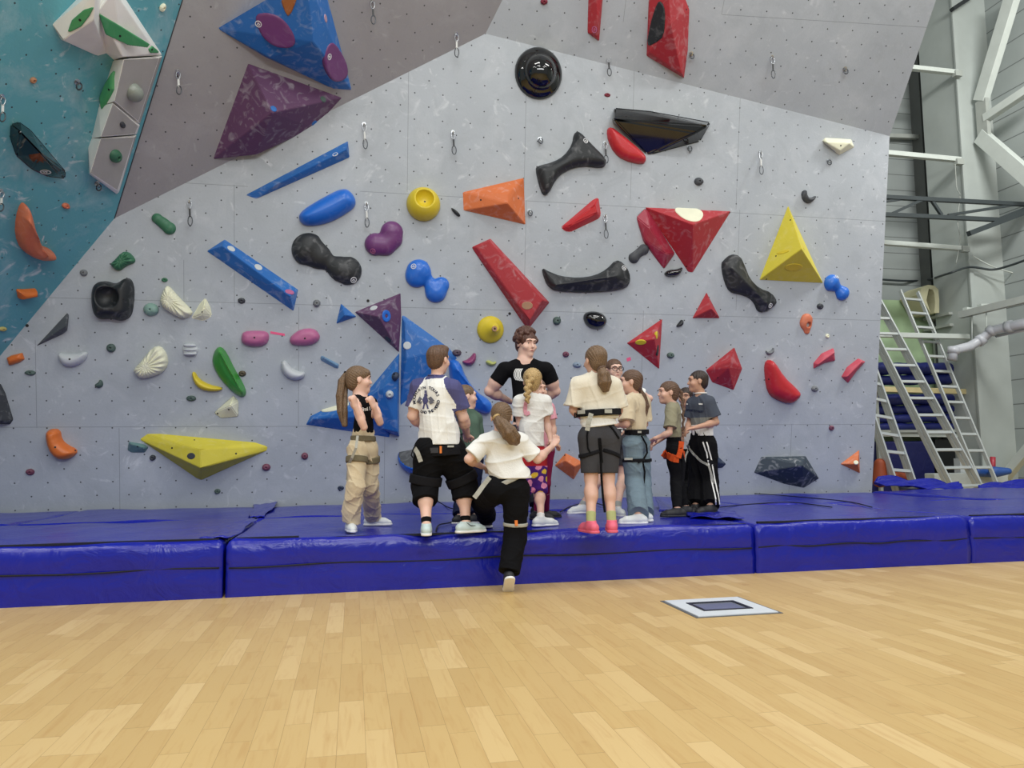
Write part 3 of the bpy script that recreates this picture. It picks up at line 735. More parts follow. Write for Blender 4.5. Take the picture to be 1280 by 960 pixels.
PINK = hm('pink', (190, 98, 146), .45, .12); GREY = hm('grey', (112, 116, 120), .6, .2); DGREY = hm('dark_grey', (64, 68, 74), .6, .15)
LGREY = hm('light_grey', (196, 202, 206), .5, .1); TERRA = hm('terracotta', (214, 112, 74), .5, .1); PLUM = hm('plum', (120, 62, 84), .55, .1)
WOOD = hm('wood', (176, 130, 96), .6, .05); GINS = hm('green_inset', (66, 156, 96), .38, .05); NAVYH = hm('navy', (34, 50, 78), .55, .25)
WMET = mat('zinc', (190, 194, 198), .3, metal=.8); LOGO = mat('logo_white', (226, 228, 230), .5); BOLT = mat('bolt_dark', (20, 20, 22), .5)
PINKR = hm('pink_red', (200, 66, 86), .5, .1)

class Hold: pass
def finish_hold(o, mw, label, cat, grp):
    o.matrix_world = mw; PMW[o.name] = mw.copy(); tag(o, label, cat, grp); return o
def bvh_of(o):
    me = o.data; mw = PMW.get(o.name, Matrix.Identity(4))
    return BVHTree.FromPolygons([tuple(mw @ v.co) for v in me.vertices], [tuple(p.vertices) for p in me.polygons])
def cast(b, x, y):
    loc, n, i, d = b.ray_cast(Vector(CAM), Vector(ray(x, y)))
    return (None, None) if loc is None else (np.array(loc), np.array(n))
def disc_at(mb, p, n, r, t=.006, ring=None, seg=16):
    fr = frame_of(n, p, (0.1, 0.2, 1)); V = []; 
    if ring is None:
        for z_ in (-t*.5, t): V += [fr @ Vector((r*math.cos(2*math.pi*i/seg), r*math.sin(2*math.pi*i/seg), z_)) for i in range(seg)]
        mb.add(V, [tuple(range(seg))[::-1], tuple(range(seg, 2*seg))]+[(i, (i+1) % seg, (i+1) % seg+seg, i+seg) for i in range(seg)])
    else:
        for rr_, z_ in ((r, -t), (r, t), (ring, t), (ring, -t)): V += [fr @ Vector((rr_*math.cos(2*math.pi*i/seg), rr_*math.sin(2*math.pi*i/seg), z_)) for i in range(seg)]
        for k in range(4): mb.add([], []); 
        mb.add(V, [(k*seg+i, k*seg+(i+1) % seg, ((k+1) % 4)*seg+(i+1) % seg, ((k+1) % 4)*seg+i) for k in range(4) for i in range(seg)])
def extras(o, bolts=(), logo=None):
    if not bolts and not logo: return
    b = bvh_of(o)
    for (x, y) in bolts:
        p, n = cast(b, x, y)
        if p is None: continue
        mb = MB(); disc_at(mb, p, n, .011, .003); mb.build('bolt_hole', BOLT, o)
    if logo:
        x, y, r = logo[:3]; p, n = cast(b, x, y)
        if p is not None:
            mb = MB(); disc_at(mb, p, n, r, .003, r*.78)
            fr = frame_of(n, p, (0, 0, 1))
            for q in (((-.5, -.3), (0, .4)), ((0, .4), (.5, -.3)), ((-.25, -.35), (.3, -.35)), ((-.1, 0), (.12, .0))):
                mb.beam(fr @ Vector((q[0][0]*r, q[0][1]*r, .002)), fr @ Vector((q[1][0]*r, q[1][1]*r, .002)), r*.16, .004, up=n)
            mb.build('logo', LOGO if len(logo) < 4 else logo[3], o)

def vol(label, k, m, base, tops, bolts=(), logo=None, cat='climbing volume', bev=.006, grp=GV, h0=0.0):
    c = pin(sum(p[0] for p in base)/len(base), sum(p[1] for p in base)/len(base), k); mw = frame_of(PLANES[k][1], c); inv = mw.inverted()
    pts = [pin(p[0], p[1], k, p[2] if len(p) > 2 else h0) for p in base]+[pin(x, y, k, h) for x, y, h in tops]
    L = [inv @ Vector(p) for p in pts]; L += [Vector((p.x, p.y, -.01)) for p in L[:len(base)]]
    bm = bmesh.new(); [bm.verts.new(p) for p in L]
    r = bmesh.ops.convex_hull(bm, input=bm.verts); bmesh.ops.delete(bm, geom=list({g for g in r['geom_interior']+r['geom_unused'] if isinstance(g, bmesh.types.BMVert)}), context='VERTS')
    bmesh.ops.dissolve_limit(bm, angle_limit=.06, verts=bm.verts, edges=bm.edges)
    if bev: bmesh.ops.bevel(bm, geom=[e for e in bm.edges if len(e.link_faces) == 2 and e.calc_face_angle(0) > .2], offset=bev, segments=2, affect='EDGES')
    bmesh.ops.recalc_face_normals(bm, faces=bm.faces)
    me = bpy.data.meshes.new('v'); bm.to_mesh(me); bm.free()
    o = finish_hold(link('climbing_volume' if cat == 'climbing volume' else 'climbing_hold', me, m), mw, label, cat, grp)
    extras(o, bolts, logo); return o

def smooth_poly(P, it=2):
    P = [np.asarray(p, float) for p in P]
    for _ in range(it):
        Q = []
        for i in range(len(P)):
            a, b = P[i], P[(i+1) % len(P)]; Q += [a*.75+b*.25, a*.25+b*.75]
        P = Q
    return P
def poly_sd(U, V, P):
    d = np.full(U.shape, 1e9); ins = np.zeros(U.shape, bool); n = len(P)
    for i in range(n):
        a, b = P[i], P[(i+1) % n]; e = b-a; L = e @ e+1e-12
        t = np.clip(((U-a[0])*e[0]+(V-a[1])*e[1])/L, 0, 1)
        d = np.minimum(d, np.hypot(U-a[0]-t*e[0], V-a[1]-t*e[1]))
        c = ((a[1] > V) != (b[1] > V)) & (U < (b[0]-a[0])*(V-a[1])/(b[1]-a[1]+1e-12)+a[0]); ins ^= c
    return np.where(ins, -d, d)
def frame_px(k, x, y, frm=None):
    return frame_of(PLANES[k][1], pin(x, y, k))
def pad(label, k, m, out, H, W, sm=2, scoop=(), fan=None, rid=None, bolts=(), logo=None, res=.012, par=.3, par_o=None, name='climbing_hold', cat='climbing hold', grp=GH, plane=None, pm=None):
    """rounded hold from its outline; H height off the panel, W width of the rounded shoulder"""
    cx, cy = sum(p[0] for p in out)/len(out), sum(p[1] for p in out)/len(out)
    if plane is None: p0, n = PLANES[k]
    else: p0, n = plane
    c = hit(cx, cy, p0, n); mw = frame_of(n, c); inv = mw.inverted()
    def uv(x, y, h): q = inv @ Vector(hit(x, y, p0+n*h, n)); return np.array([q.x, q.y])
    P = [uv(x, y, H*par) for x, y in out]
    if sm: P = smooth_poly(P, sm)
    A = np.array(P); lo = A.min(0)-.03; hi = A.max(0)+.03
    us = np.arange(lo[0], hi[0]+res, res); vs_ = np.arange(lo[1], hi[1]+res, res); ws = np.arange(-.03, H*1.35+.03, res)
    U2, V2 = np.meshgrid(us, vs_, indexing='ij'); d2 = poly_sd(U2, V2, P)
    Hh = np.full(d2.shape, float(H))
    if fan:
        f = uv(fan[0], fan[1], H*par); ang = np.arctan2(V2-f[1], U2-f[0]); Hh += fan[3]*np.cos(ang*fan[2])*np.clip(np.hypot(U2-f[0], V2-f[1])/.08, 0, 1)
    if rid: W = min(W, .035)
    if rid:   # ridge line: height falls away linearly from it
        a, b = uv(*rid[0], H), uv(*rid[1], H); e = b-a; t = np.clip(((U2-a[0])*e[0]+(V2-a[1])*e[1])/(e @ e), 0, 1)
        dr = np.hypot(U2-a[0]-t*e[0], V2-a[1]-t*e[1]); s_ = dr/(dr+np.maximum(-d2, 0)+1e-6); Hh *= (1-min(.8, rid[2]*1.7)*s_)
    D = np.empty(U2.shape+(len(ws),), np.float32)
    for i, w in enumerate(ws):
        qx = np.maximum(d2+W, 0)/W; qz = max(w, 0)/Hh
        D[..., i] = np.maximum((np.hypot(qx, qz)-1)*min(W, H), -w-.012)
    lo3 = np.array([us[0], vs_[0], ws[0]])
    if scoop:
        G = np.stack(np.meshgrid(us, vs_, ws, indexing='ij'), -1)
        for (x, y, r, z_, dz) in scoop:
            q = uv(x, y, H*.8); s_ = np.array([r, r, dz]); dd = (np.linalg.norm((G-np.array([q[0], q[1], z_]))/s_, axis=-1)-1)*min(r, dz)
            kk = .012; h_ = np.clip(.5-.5*(D+dd)/kk, 0, 1); D = (D*(1-h_)+(-dd)*h_+kk*h_*(1-h_)).astype(np.float32)
    V, Q = nets(D, lo3, res)
    o = finish_hold(link(name, me_np(name, V, Q), m), mw, label, cat, grp)
    extras(o, bolts, logo); return o

def blob(label, k, m, ch, zs=.8, kk=.05, res=.012, lift=0.0, scoop=(), bolts=(), logo=None, cat='climbing hold', grp=GH):
    """organic hold: chain of px circles blended together, flattened against the panel"""
    cx, cy = sum(p[0] for p in ch)/len(ch), sum(p[1] for p in ch)/len(ch); c = pin(cx, cy, k); n = PLANES[k][1]; mw = frame_of(n, c); inv = mw.inverted()
    ppm = F/np.dot(c-CAM, FW); s = SDF(); rm = max(p[2] for p in ch)/ppm
    Q = []
    for x, y, r in ch:
        r = r/ppm; q = inv @ Vector(pin(x, y, k, r*zs*.4)); Q.append((np.array([q.x, q.y, lift]), r))
    if len(Q) == 1: s.rc(Q[0][0], Q[0][0], Q[0][1], k=kk, fr=(0, 0, 1), sc=zs)
    for i in range(len(Q)-1): s.rc(Q[i][0], Q[i+1][0], Q[i][1], Q[i+1][1], k=kk, fr=(0, 0, 1), sc=zs)
    for (x, y, r, dz) in scoop:
        r = r/ppm; q = inv @ Vector(pin(x, y, k, dz)); s.rc(np.array([q.x, q.y, dz]), np.array([q.x, q.y, dz+.2]), r, r*1.3, k=.012, sub=True)
    V, Qd = s.mesh(res, clips=[((0, 0, -.01), (0, 0, -1))])
    o = finish_hold(link('climbing_hold', me_np('climbing_hold', V, Qd), m), mw, label, cat, grp)
    extras(o, bolts, logo); return o
def onface(o, x, y):
    return cast(bvh_of(o), x, y)
def knob(par, label, m, x, y, rx, ry=None, zs=.95, hole=True):
    """small bolt-on hold screwed to a volume: a thing of its own"""
    p, n = onface(par, x, y)
    if p is None: print('MISS', label); return
    ppm = F/np.dot(p-CAM, FW); ry = ry or rx; mw = frame_of(n, p); s = SDF()
    s.el((0, 0, 0), np.eye(3), (rx/ppm, ry/ppm, min(rx, ry)/ppm*zs*1.3)); 
    if hole: s.rc((0, 0, min(rx, ry)/ppm*zs*.9), (0, 0, .3), min(rx, ry)/ppm*.33, k=.006, sub=True)
    V, Q = s.mesh(.006, clips=[((0, 0, -.006), (0, 0, -1))])
    return finish_hold(link('climbing_hold', me_np('climbing_hold', V, Q), m), mw, label, 'climbing hold', GH)

# ---- central wall: large shapes
vol('long thin blue bar slanting up to the right, above the glossy blue pod', 'A', BLUE, [(306, 244), (375, 206), (435, 176), (437, 197), (375, 224), (320, 249)], [(345, 231, .10), (433, 187, .12)], logo=(419, 193, .035))
pad('smooth bright blue pod below the thin blue bar', 'A', BLUES, [(373, 265), (400, 248), (430, 233), (442, 242), (446, 255), (436, 265), (410, 279), (384, 283), (374, 277)], .17, .16)
blob('black dog-bone hold, smooth, between the pale blue bar and the purple kidney', 'A', BLK, [(386, 312, 21), (398, 320, 15), (412, 329, 9), (426, 336, 15), (434, 338, 18)], .6, .03, logo=(442, 350, .04))
blob('smooth purple kidney-shaped hold left of the yellow dish', 'A', PURS, [(470, 305, 14), (482, 306, 12), (490, 298, 12), (490, 290, 14)], .8, .04, logo=(466, 314, .035, PINK))
b = blob('round yellow dish with a scooped hollow', 'A', YELS, [(530, 254, 21)], 1.0, scoop=((531, 247, 11, .16),), bolts=((531, 252),))
blob('bright blue bow-tie hold below the purple kidney', 'A', BLUES, [(521, 345, 14), (524, 340, 15), (535, 350, 6), (545, 364, 13), (552, 356, 10)], .75, .03, logo=(517, 333, .035))
bar = vol('long chalky blue bar slanting down to the right, with small rings on it', 'A', BLUE, [(258, 314), (281, 299), (373, 362), (367, 389), (362, 386)], [(278, 308, .13), (362, 370, .15)])
knob(bar, 'small white ring hold at the upper end of the chalky blue bar', LGREY, 289, 311, 5); knob(bar, 'small white ring hold midway along the chalky blue bar', LGREY, 323, 334, 5)
knob(bar, 'small pink hold at the lower end of the chalky blue bar', PINK, 362, 365, 6, 4)
vol('orange chalk-scuffed faceted volume right of the yellow dish', 'A', ORG, [(578, 240), (655, 222), (657, 281), (579, 263)], [(635, 243, .22), (634, 254, .25)], bolts=((601, 250), (648, 248)))
rb = vol('long red slab volume slanting down right to above the instructor', 'A', RED, [(589, 309), (613, 298), (687, 378), (661, 411), (655, 406), (622, 352)], [(611, 302, .10), (678, 375, .22), (662, 400, .18), (596, 309, .06)], bolts=((618, 330), (640, 352)))
knob(rb, 'small square wooden hold on the long red slab volume', WOOD, 659, 382, 7, 5)
s = SDF(); c = pin(673, 92, 'A'); ppm = F/np.dot(c-CAM, FW); mw = frame_of(nA, c)
s.el((0, 0, 0), np.eye(3), (30.5/ppm, 32/ppm, .15)); s.el((0, -.01, .05), np.eye(3), (21/ppm, 22/ppm, .20), k=.015)
V, Q = s.mesh(.014, clips=[((0, 0, -.01), (0, 0, -1))]); finish_hold(link('climbing_hold', me_np('climbing_hold', V, Q), GLOSS), mw, 'large round glossy black two-tier dome high on the wall', 'climbing hold', GH)
pad('matt black winged hold, narrow in the middle, left of the glossy black shelf', 'A', BLK, [(670, 211), (672, 207), (692, 202), (706, 194), (716, 180), (718, 166), (724, 163), (740, 180), (758, 198), (758, 206), (753, 210), (728, 207), (708, 213), (696, 223), (686, 243), (679, 244), (674, 230)], .13, .11, 1, logo=(732, 176, .035))
vol('large glossy black shelf volume at the upper right', 'A', GLOSS, [(765, 152), (768, 135), (812, 139), (888, 153), (875, 177), (815, 193), (808, 193), (783, 171)], [(767, 149, .18), (885, 157, .22), (870, 166, .22)], bev=.02)
pad('smooth red pad tucked under the left end of the glossy black shelf', 'A', REDS, [(759, 163), (763, 157), (778, 168), (803, 189), (809, 198), (805, 206), (780, 200), (768, 190), (761, 176)], .12, .10, 1)
vol('red tapered wedge hold right of the orange volume', 'A', REDS, [(701, 284), (708, 280), (742, 249), (748, 247), (751, 268), (749, 273), (713, 290), (706, 289)], [(712, 282, .08), (744, 256, .13), (746, 266, .12)], cat='climbing hold', grp=GH, bev=.012)
pad('long matt black curved hold like a wide smile', 'A', BLK, [(678, 334), (687, 339), (702, 345), (725, 347), (745, 344), (760, 336), (771, 324), (780, 328), (788, 340), (789, 352), (784, 360), (767, 364), (730, 366), (695, 364), (685, 357), (680, 345)], .16, .10, 1, logo=(780, 335, .035), rid=((695, 356), (770, 345), .35))
ro = vol('large red inverted triangle volume with a cream oval on its top face', 'A', RED, [(806, 259), (914, 264), (866, 341), (860, 340)], [(866, 281, .38)], bolts=((858, 333), (912, 266)))
pl0, nl0 = onface(ro, 860, 268)
pad('cream oval pad on the top face of the large red triangle volume', 'A', CREAM, [(840, 262), (855, 259), (872, 262), (880, 268), (876, 277), (866, 279), (852, 274)], .04, .06, 2, plane=(pl0, nl0))
vol('dark red twisted hold beside the large red triangle volume', 'A', hm('crimson', (168, 38, 62), .35, .12), [(795, 271), (806, 260), (811, 263), (844, 317), (830, 337), (804, 302), (802, 287)], [(812, 285, .12), (834, 318, .12), (806, 300, .06)], cat='climbing hold', grp=GH, bev=.01)
blob('dark grey small bone hold left of the dark red twisted hold', 'A', DGREY, [(793, 322, 7), (799, 316, 5), (805, 312, 7)], .8, .02, res=.009)
pad('small black half-dish hold below the dark red twisted hold', 'A', GLOSS, [(830, 342), (836, 337), (848, 336), (854, 333), (852, 341), (846, 346), (834, 346)], .08, .06, 1, res=.009)
pad('glossy black oval hold above the girl in the pale shirt', 'A', GLOSS, [(729, 395), (735, 389), (748, 389), (757, 394), (760, 402), (755, 410), (744, 412), (733, 407)], .13, .13, 2)
o = vol('small red pyramid volume with a black pad on its right face', 'A', RED, [(865, 398), (883, 365), (900, 398)], [(889, 386, .16)])
knob(o, 'black pad on the right face of the small red pyramid volume', BLK, 894, 385, 3.5, 8)
vol_ = pad('matt black bone hold with a broad upper end, left of the yellow pyramid', 'A', BLK, [(903, 330), (906, 325), (915, 317), (926, 319), (932, 332), (938, 348), (950, 360), (965, 365), (973, 377), (968, 384), (956, 391), (948, 389), (945, 380), (938, 372), (927, 368), (916, 366), (910, 360), (905, 345)], .15, .12, 1, logo=(963, 382, .035), rid=((915, 335), (958, 378), .35))
yp = vol('tall yellow pyramid volume on the right', 'A', YEL, [(985, 257), (949, 350), (1029, 354)], [(1002, 311, .45)], bolts=((988, 275), (970, 320), (958, 349)))
knob(yp, 'small yellow half-dish on the lower face of the yellow pyramid', YELS, 992, 334, 12, 6, hole=False); knob(yp, 'yellow flat strip hold on the left face of the yellow pyramid', YELS, 979, 315, 9, 2.5, hole=False)
knob(yp, 'tiny yellow hold on the right edge of the yellow pyramid', YELS, 1004, 309, 3, 4, hole=False)
blob('bright blue double-ball hold right of the yellow pyramid', 'A', BLUES, [(1042, 354, 11), (1048, 360, 5.5), (1054, 366, 9.5)], .85, .006, logo=(1046, 346, .03))
blob('orange diamond hold with a hole through it', 'A', TERRA, [(1008, 404, 8), (1009, 400, 7), (1009, 414, 4)], .6, .03, res=.009, scoop=((1010, 406, 3.2, .02),))
pad('pink-red arched hold, nearest the right of the red pod', 'A', PINKR, [(1018, 461), (1018, 454), (1028, 442), (1043, 435), (1045, 451), (1032, 454), (1022, 459)], .09, .06, 0, rid=((1022, 456), (1043, 441), .4), res=.01)
pad('pink-red arched hold near the right edge of the wall', 'A', PINKR, [(1053, 471), (1060, 459), (1074, 448), (1083, 452), (1072, 464), (1061, 479)], .09, .06, 0, rid=((1058, 472), (1078, 452), .4), res=.01)
pad('smooth red pod with a blunt lower end', 'A', REDS, [(957, 455), (962, 449), (969, 452), (980, 470), (995, 484), (1002, 492), (998, 500), (988, 506), (968, 498), (961, 490), (958, 473)], .16, .14, 1, bolts=((961, 474),))
vol('red faceted volume beside the head of the boy in track pants', 'A', RED, [(882, 463), (918, 434), (928, 461), (917, 488), (890, 478)], [(912, 452, .22), (911, 460, .22)], bolts=((897, 472),))
o = vol('red triangle volume with two yellow holds, right of the girl in the beige shirt', 'A', RED, [(783, 429), (828, 398), (824, 462)], [(818, 424, .20)])
knob(o, 'long yellow hold on the red triangle volume', YELS, 801, 428, 7, 3.5, hole=False); knob(o, 'small yellow hold near the top of the red triangle volume', YELS, 821, 419, 3, 5, hole=False); knob(o, 'black hold at the right edge of the red triangle volume', BLK, 822, 438, 3.5, 7)
vol('orange square tilted volume between the blonde girl and the girl in dark shorts', 'A', ORG, [(693, 582), (707, 566), (730, 578), (717, 600)], [(707, 576, .10), (718, 583, .12)], bolts=((706, 569),))
vol('long dark blue-grey faceted volume low at the right', 'A', hm('slate', (48, 62, 74), .6, .45), [(942, 591), (951, 571), (1007, 570), (1024, 598), (1005, 610), (980, 605)], [(1003, 582, .28)])
o = vol('small orange triangle volume low beside the right wall edge', 'A', ORG, [(1050, 580), (1074, 562), (1075, 592)], [(1072, 580, .12)]); knob(o, 'tiny white hold on the small orange triangle volume', CREAM, 1070, 578, 3)
vol('cream wedge hold alone at the far upper right', 'A', CREAM, [(1028, 176), (1031, 172), (1064, 174), (1068, 184), (1049, 194)], [(1033, 178, .1), (1062, 179, .12), (1050, 188, .1)], cat='climbing hold', grp=GH, bolts=((1051, 182),))
pad('black horn-shaped hooked hold right of the quickdraw', 'A', DGREY, [(1002, 240), (1008, 236), (1009, 246), (1015, 247), (1020, 244), (1020, 248), (1012, 255), (1004, 251)], .08, .05, 1, res=.009)
# purple and blue cluster in the middle
pv = vol('purple triangular volume with a blue ring hold on it', 'A', PURP, [(443, 390), (501, 366), (502, 394), (499, 441)], [(473, 396, .28)], bolts=())
p_, n_ = onface(pv, 483, 395); mw = frame_of(n_, p_); s = SDF(); s.rc((0, 0, 0), (0, 0, .03), .075, .065, k=.01); s.rc((0, 0, .02), (0, 0, .3), .03, k=.01, sub=True)
V, Q = s.mesh(.007, clips=[((0, 0, -.006), (0, 0, -1))]); finish_hold(link('climbing_hold', me_np('climbing_hold', V, Q), BLUES), mw, 'blue ring hold bolted on the purple triangular volume', 'climbing hold', GH)
knob(pv, 'small white hold on the upper face of the purple triangular volume', LGREY, 467, 385, 5); knob(pv, 'dark blue hold near the tip of the purple triangular volume', NAVYH, 485, 424, 4, 5)
vol('small blue pyramid volume touching the left tip of the purple one', 'A', BLUE, [(420, 405), (426, 379), (446, 396)], [(431, 394, .12)])
bv = vol('tall blue triangular volume below and right of the purple one', 'A', BLUE, [(502, 394), (505, 394), (562, 435), (572, 448), (500, 508), (500, 440)], [(508, 448, .10), (540, 440, .09), (506, 402, .05)], bolts=())
knob(bv, 'white round knob on the upper part of the tall blue volume', LGREY, 509, 432, 5); 
bl = vol('blue triangular volume behind the long-haired girl, standing upright', 'A', BLUE, [(499, 441), (446, 505), (452, 530), (499, 546)], [(478, 486, .24), (497, 470, .26), (497, 540, .20)])
knob(bl, 'cream oval knob on the left face of the upright blue volume', CREAM, 470, 472, 5, 4); knob(bl, 'chalky white knob on the upright blue volume', LGREY, 487, 493, 5); knob(bl, 'dark blue rough knob near the edge of the upright blue volume', NAVYH, 495, 471, 5, 6)
bw = vol('long low blue wedge volume to the left of the long-haired girl', 'A', BLUE, [(382, 531), (388, 520), (400, 514), (455, 498), (490, 520), (487, 547)], [(392, 524, .10), (465, 508, .25), (470, 520, .25)])
p_, n_ = onface(bw, 420, 510)
if p_ is None: p_, n_ = pin(420, 510, 'A', .1), nA
pad('cream oval pad on the top of the long low blue wedge', 'A', CREAM, [(399, 517), (408, 509), (425, 503), (436, 503), (437, 509), (420, 515)], .05, .06, 2, plane=(p_, n_))
pad('large blue tusk-shaped hold curving down behind the small boy', 'A', BLUES, [(561, 452), (568, 449), (576, 453), (583, 472), (596, 490), (614, 501), (616, 512), (610, 519), (592, 512), (574, 496), (563, 476)], .20, .15, 1, rid=((572, 462), (606, 506), .3))
s = SDF(); c = pin(530, 576, 'A'); mw = frame_of(nA, c); s.el((0, .05, 0), np.eye(3), (.335, .24, .26)); pn = unit((-.12, .66, .74))
V, Q = s.mesh(.012, clips=[((0, 0, -.01), (0, 0, -1)), ((0, .075, .09), pn)])
o = link('climbing_hold', me_np('climbing_hold', V, Q), BLUES); o.data.materials.append(DGREY)
for p in o.data.polygons:
    if np.dot(np.array(p.normal), pn) > .93: p.material_index = 1
finish_hold(o, mw, 'blue half-bowl with a grey flat top low behind the boy in black shorts', 'climbing hold', GH)
vol('dark navy wedge hold low behind the boy in track pants', 'A', NAVYH, [(886, 572), (893, 566), (908, 580), (903, 585), (888, 586)], [(897, 578, .1)], cat='climbing hold', grp=GH)
# right of centre small
s = SDF(); c = pin(613, 412, 'A'); mw = frame_of(nA, c); ppm = F/np.dot(c-CAM, FW); s.el((0, 0, 0), np.eye(3), (17/ppm, 17/ppm, .09)); s.rc((0, 0, 0), (0.04, 0.02, .16), 15/ppm, 4.5/ppm, k=.03)
V, Q = s.mesh(.009, clips=[((0, 0, -.006), (0, 0, -1)), ((.04, .02, .165), (0.04, .02, .16))]); o = finish_hold(link('climbing_hold', me_np('climbing_hold', V, Q), YELS), mw, 'yellow cone hold with a wooden tip, left of the instructor’s head'.replace('’', "'"), 'climbing hold', GH)
mb = MB(); pp, nn = onface(o, 618, 411)
if pp is not None: disc_at(mb, pp, nn, .035, .012); mb.build('wooden_tip', WOOD, o); mb = MB(); disc_at(mb, pp+nn*.012, nn, .014, .002); mb.build('bolt_hole', BOLT, o)
# lower left
pad('black hollowed dish hold with two raised corners', 'A', BLK, [(113, 368), (117, 354), (130, 350), (145, 355), (155, 347), (163, 348), (167, 360), (166, 380), (163, 396), (150, 402), (138, 398), (122, 400), (115, 390)], .20, .12, 2, scoop=((134, 371, .13, .22, .14),), bolts=((154, 374),))
blob('dark green hold, upper one of two, near the teal edge', 'A', GRND, [(196, 273, 6.5), (204, 279, 6), (211, 285, 8)], .8, .03, res=.009)
pad('dark green ribbed fan hold, lower one of two, near the teal edge', 'A', GRND, [(137, 330), (142, 326), (152, 315), (160, 314), (168, 322), (169, 328), (158, 332), (149, 339), (143, 337)], .09, .05, 1, fan=(152, 327, 14, .012), res=.008)
vol('dark grey fin volume by the teal edge', 'A', hm('fin', (84, 88, 94), .65, .25), [(45, 433), (84, 391), (86, 393), (84, 413), (78, 418)], [(62, 418, .06), (82, 408, .16)], bev=.004)
pad('large white fluted shell hold, left of the small white cone', 'A', CREAM, [(199, 374), (206, 358), (211, 357), (222, 370), (241, 389), (238, 395), (228, 399), (214, 392), (202, 384)], .12, .07, 1, fan=(213, 376, 20, .012), res=.008)
vol('small white cone-shaped hold right of the white shell', 'A', CREAM, [(239, 398), (250, 379), (257, 372), (263, 384), (265, 395), (255, 401)], [(255, 384, .11), (252, 393, .09)], cat='climbing hold', grp=GH, bev=.012, bolts=((253, 390),))
pad('white fluted shell hold, lower one, right of the grey-green ball', 'A', CREAM, [(166, 462), (176, 452), (190, 434), (200, 432), (208, 442), (210, 455), (203, 466), (190, 471), (176, 474), (169, 468)], .13, .07, 1, fan=(184, 458, 18, .013), res=.008)
pad('white speckled banana-shaped hold, far left', 'A', LGREY, [(72, 441), (82, 442), (96, 442), (106, 439), (110, 443), (104, 453), (92, 459), (80, 458), (73, 450)], .10, .07, 1, res=.01, bolts=((87, 449),))
pad('white speckled crescent hold under the pink pads', 'A', LGREY, [(351, 452), (357, 450), (363, 459), (372, 464), (382, 465), (380, 473), (368, 476), (357, 471), (351, 462)], .10, .06, 1, res=.01)
pad('smooth pink rounded hold, left one of the two above the white crescent', 'A', PINK, [(301, 421), (304, 414), (320, 413), (334, 414), (337, 422), (332, 432), (316, 434), (302, 430)], .11, .08, 1, bolts=((318, 422),), res=.01)
pad('smooth pink rounded hold, right one of the two above the white crescent', 'A', PINK, [(361, 426), (364, 419), (376, 411), (392, 410), (400, 418), (399, 426), (388, 432), (366, 432)], .11, .08, 1, bolts=((381, 423),), res=.01)
pad('bright green ridged pod hold above the small white pyramid hold', 'A', GRNS, [(264, 448), (269, 435), (276, 433), (283, 441), (292, 460), (304, 480), (308, 492), (303, 498), (290, 491), (275, 475), (266, 460)], .17, .10, 1, rid=((275, 441), (302, 490), .45))
pad('yellow banana-shaped hold left of the green pod', 'A', YELS, [(239, 466), (243, 464), (249, 474), (262, 481), (277, 484), (278, 488), (264, 490), (250, 487), (242, 479)], .09, .06, 1, res=.01)
vol('small white pyramid hold just below the green pod', 'A', CREAM, [(267, 516), (280, 505), (292, 494), (298, 502), (298, 521), (276, 523)], [(288, 507, .14)], cat='climbing hold', grp=GH, bev=.01, bolts=((272, 517), (286, 512)))
pad('bright orange curved hold low on the left', 'A', ORGS, [(56, 542), (62, 536), (74, 537), (76, 550), (84, 557), (95, 562), (95, 568), (84, 575), (70, 574), (60, 562)], .15, .08, 1, bolts=((69, 559), (94, 563)))
vol('teal-grey flat bar hold left of the long yellow volume', 'A', hm('tealgrey', (96, 136, 136), .55, .2), [(159, 563), (161, 552), (180, 555), (186, 559), (181, 566), (164, 566)], [(163, 555, .07), (180, 560, .07)], cat='climbing hold', grp=GH, bolts=((172, 558),))
yv = vol('long yellow volume low on the left, pointed at both ends', 'A', YEL, [(174, 549), (184, 542), (200, 542), (320, 553), (335, 558), (334, 563), (252, 600), (246, 598)], [(250, 562, .30), (251, 585, .34)], bolts=((215, 560), (243, 550), (295, 567)))
knob(yv, 'small dark box-shaped hold on the long yellow volume', DGREY, 239, 570, 5.5, 4)
pad('dark rough volume cut off by the left edge', 'A', hm('rough_black', (58, 62, 68), .8, .2), [(-14, 478), (-2, 480), (4, 492), (14, 525), (10, 531), (-14, 531)], .2, .08, 0, rid=((-4, 485), (-4, 525), .5), cat='climbing volume', name='climbing_volume', grp=GV)
pad('orange chalky block hold at the far left below the teal panel', 'A', ORGS, [(8, 447), (14, 444), (27, 441), (30, 449), (24, 453), (11, 457)], .08, .05, 0, res=.009)
# tape marks
for lb, q in (('strip of bright pink tape between the two pink holds', [(338, 414), (356, 417), (356, 420), (338, 417)]), ('small scrap of pink tape above the girl with glasses', [(783, 448), (788, 446), (789, 450), (784, 452)])):
    mb = MB(); V = [pin(x, y, 'A', h) for h in (0.0005, .003) for x, y in q]; mb.add(V, [(0, 3, 2, 1), (4, 5, 6, 7), (0, 1, 5, 4), (1, 2, 6, 5), (2, 3, 7, 6), (3, 0, 4, 7)])
    tag(mb.build('tape', mat('pink_tape', (236, 96, 140), .6), None, T(V[0])), lb, 'tape')

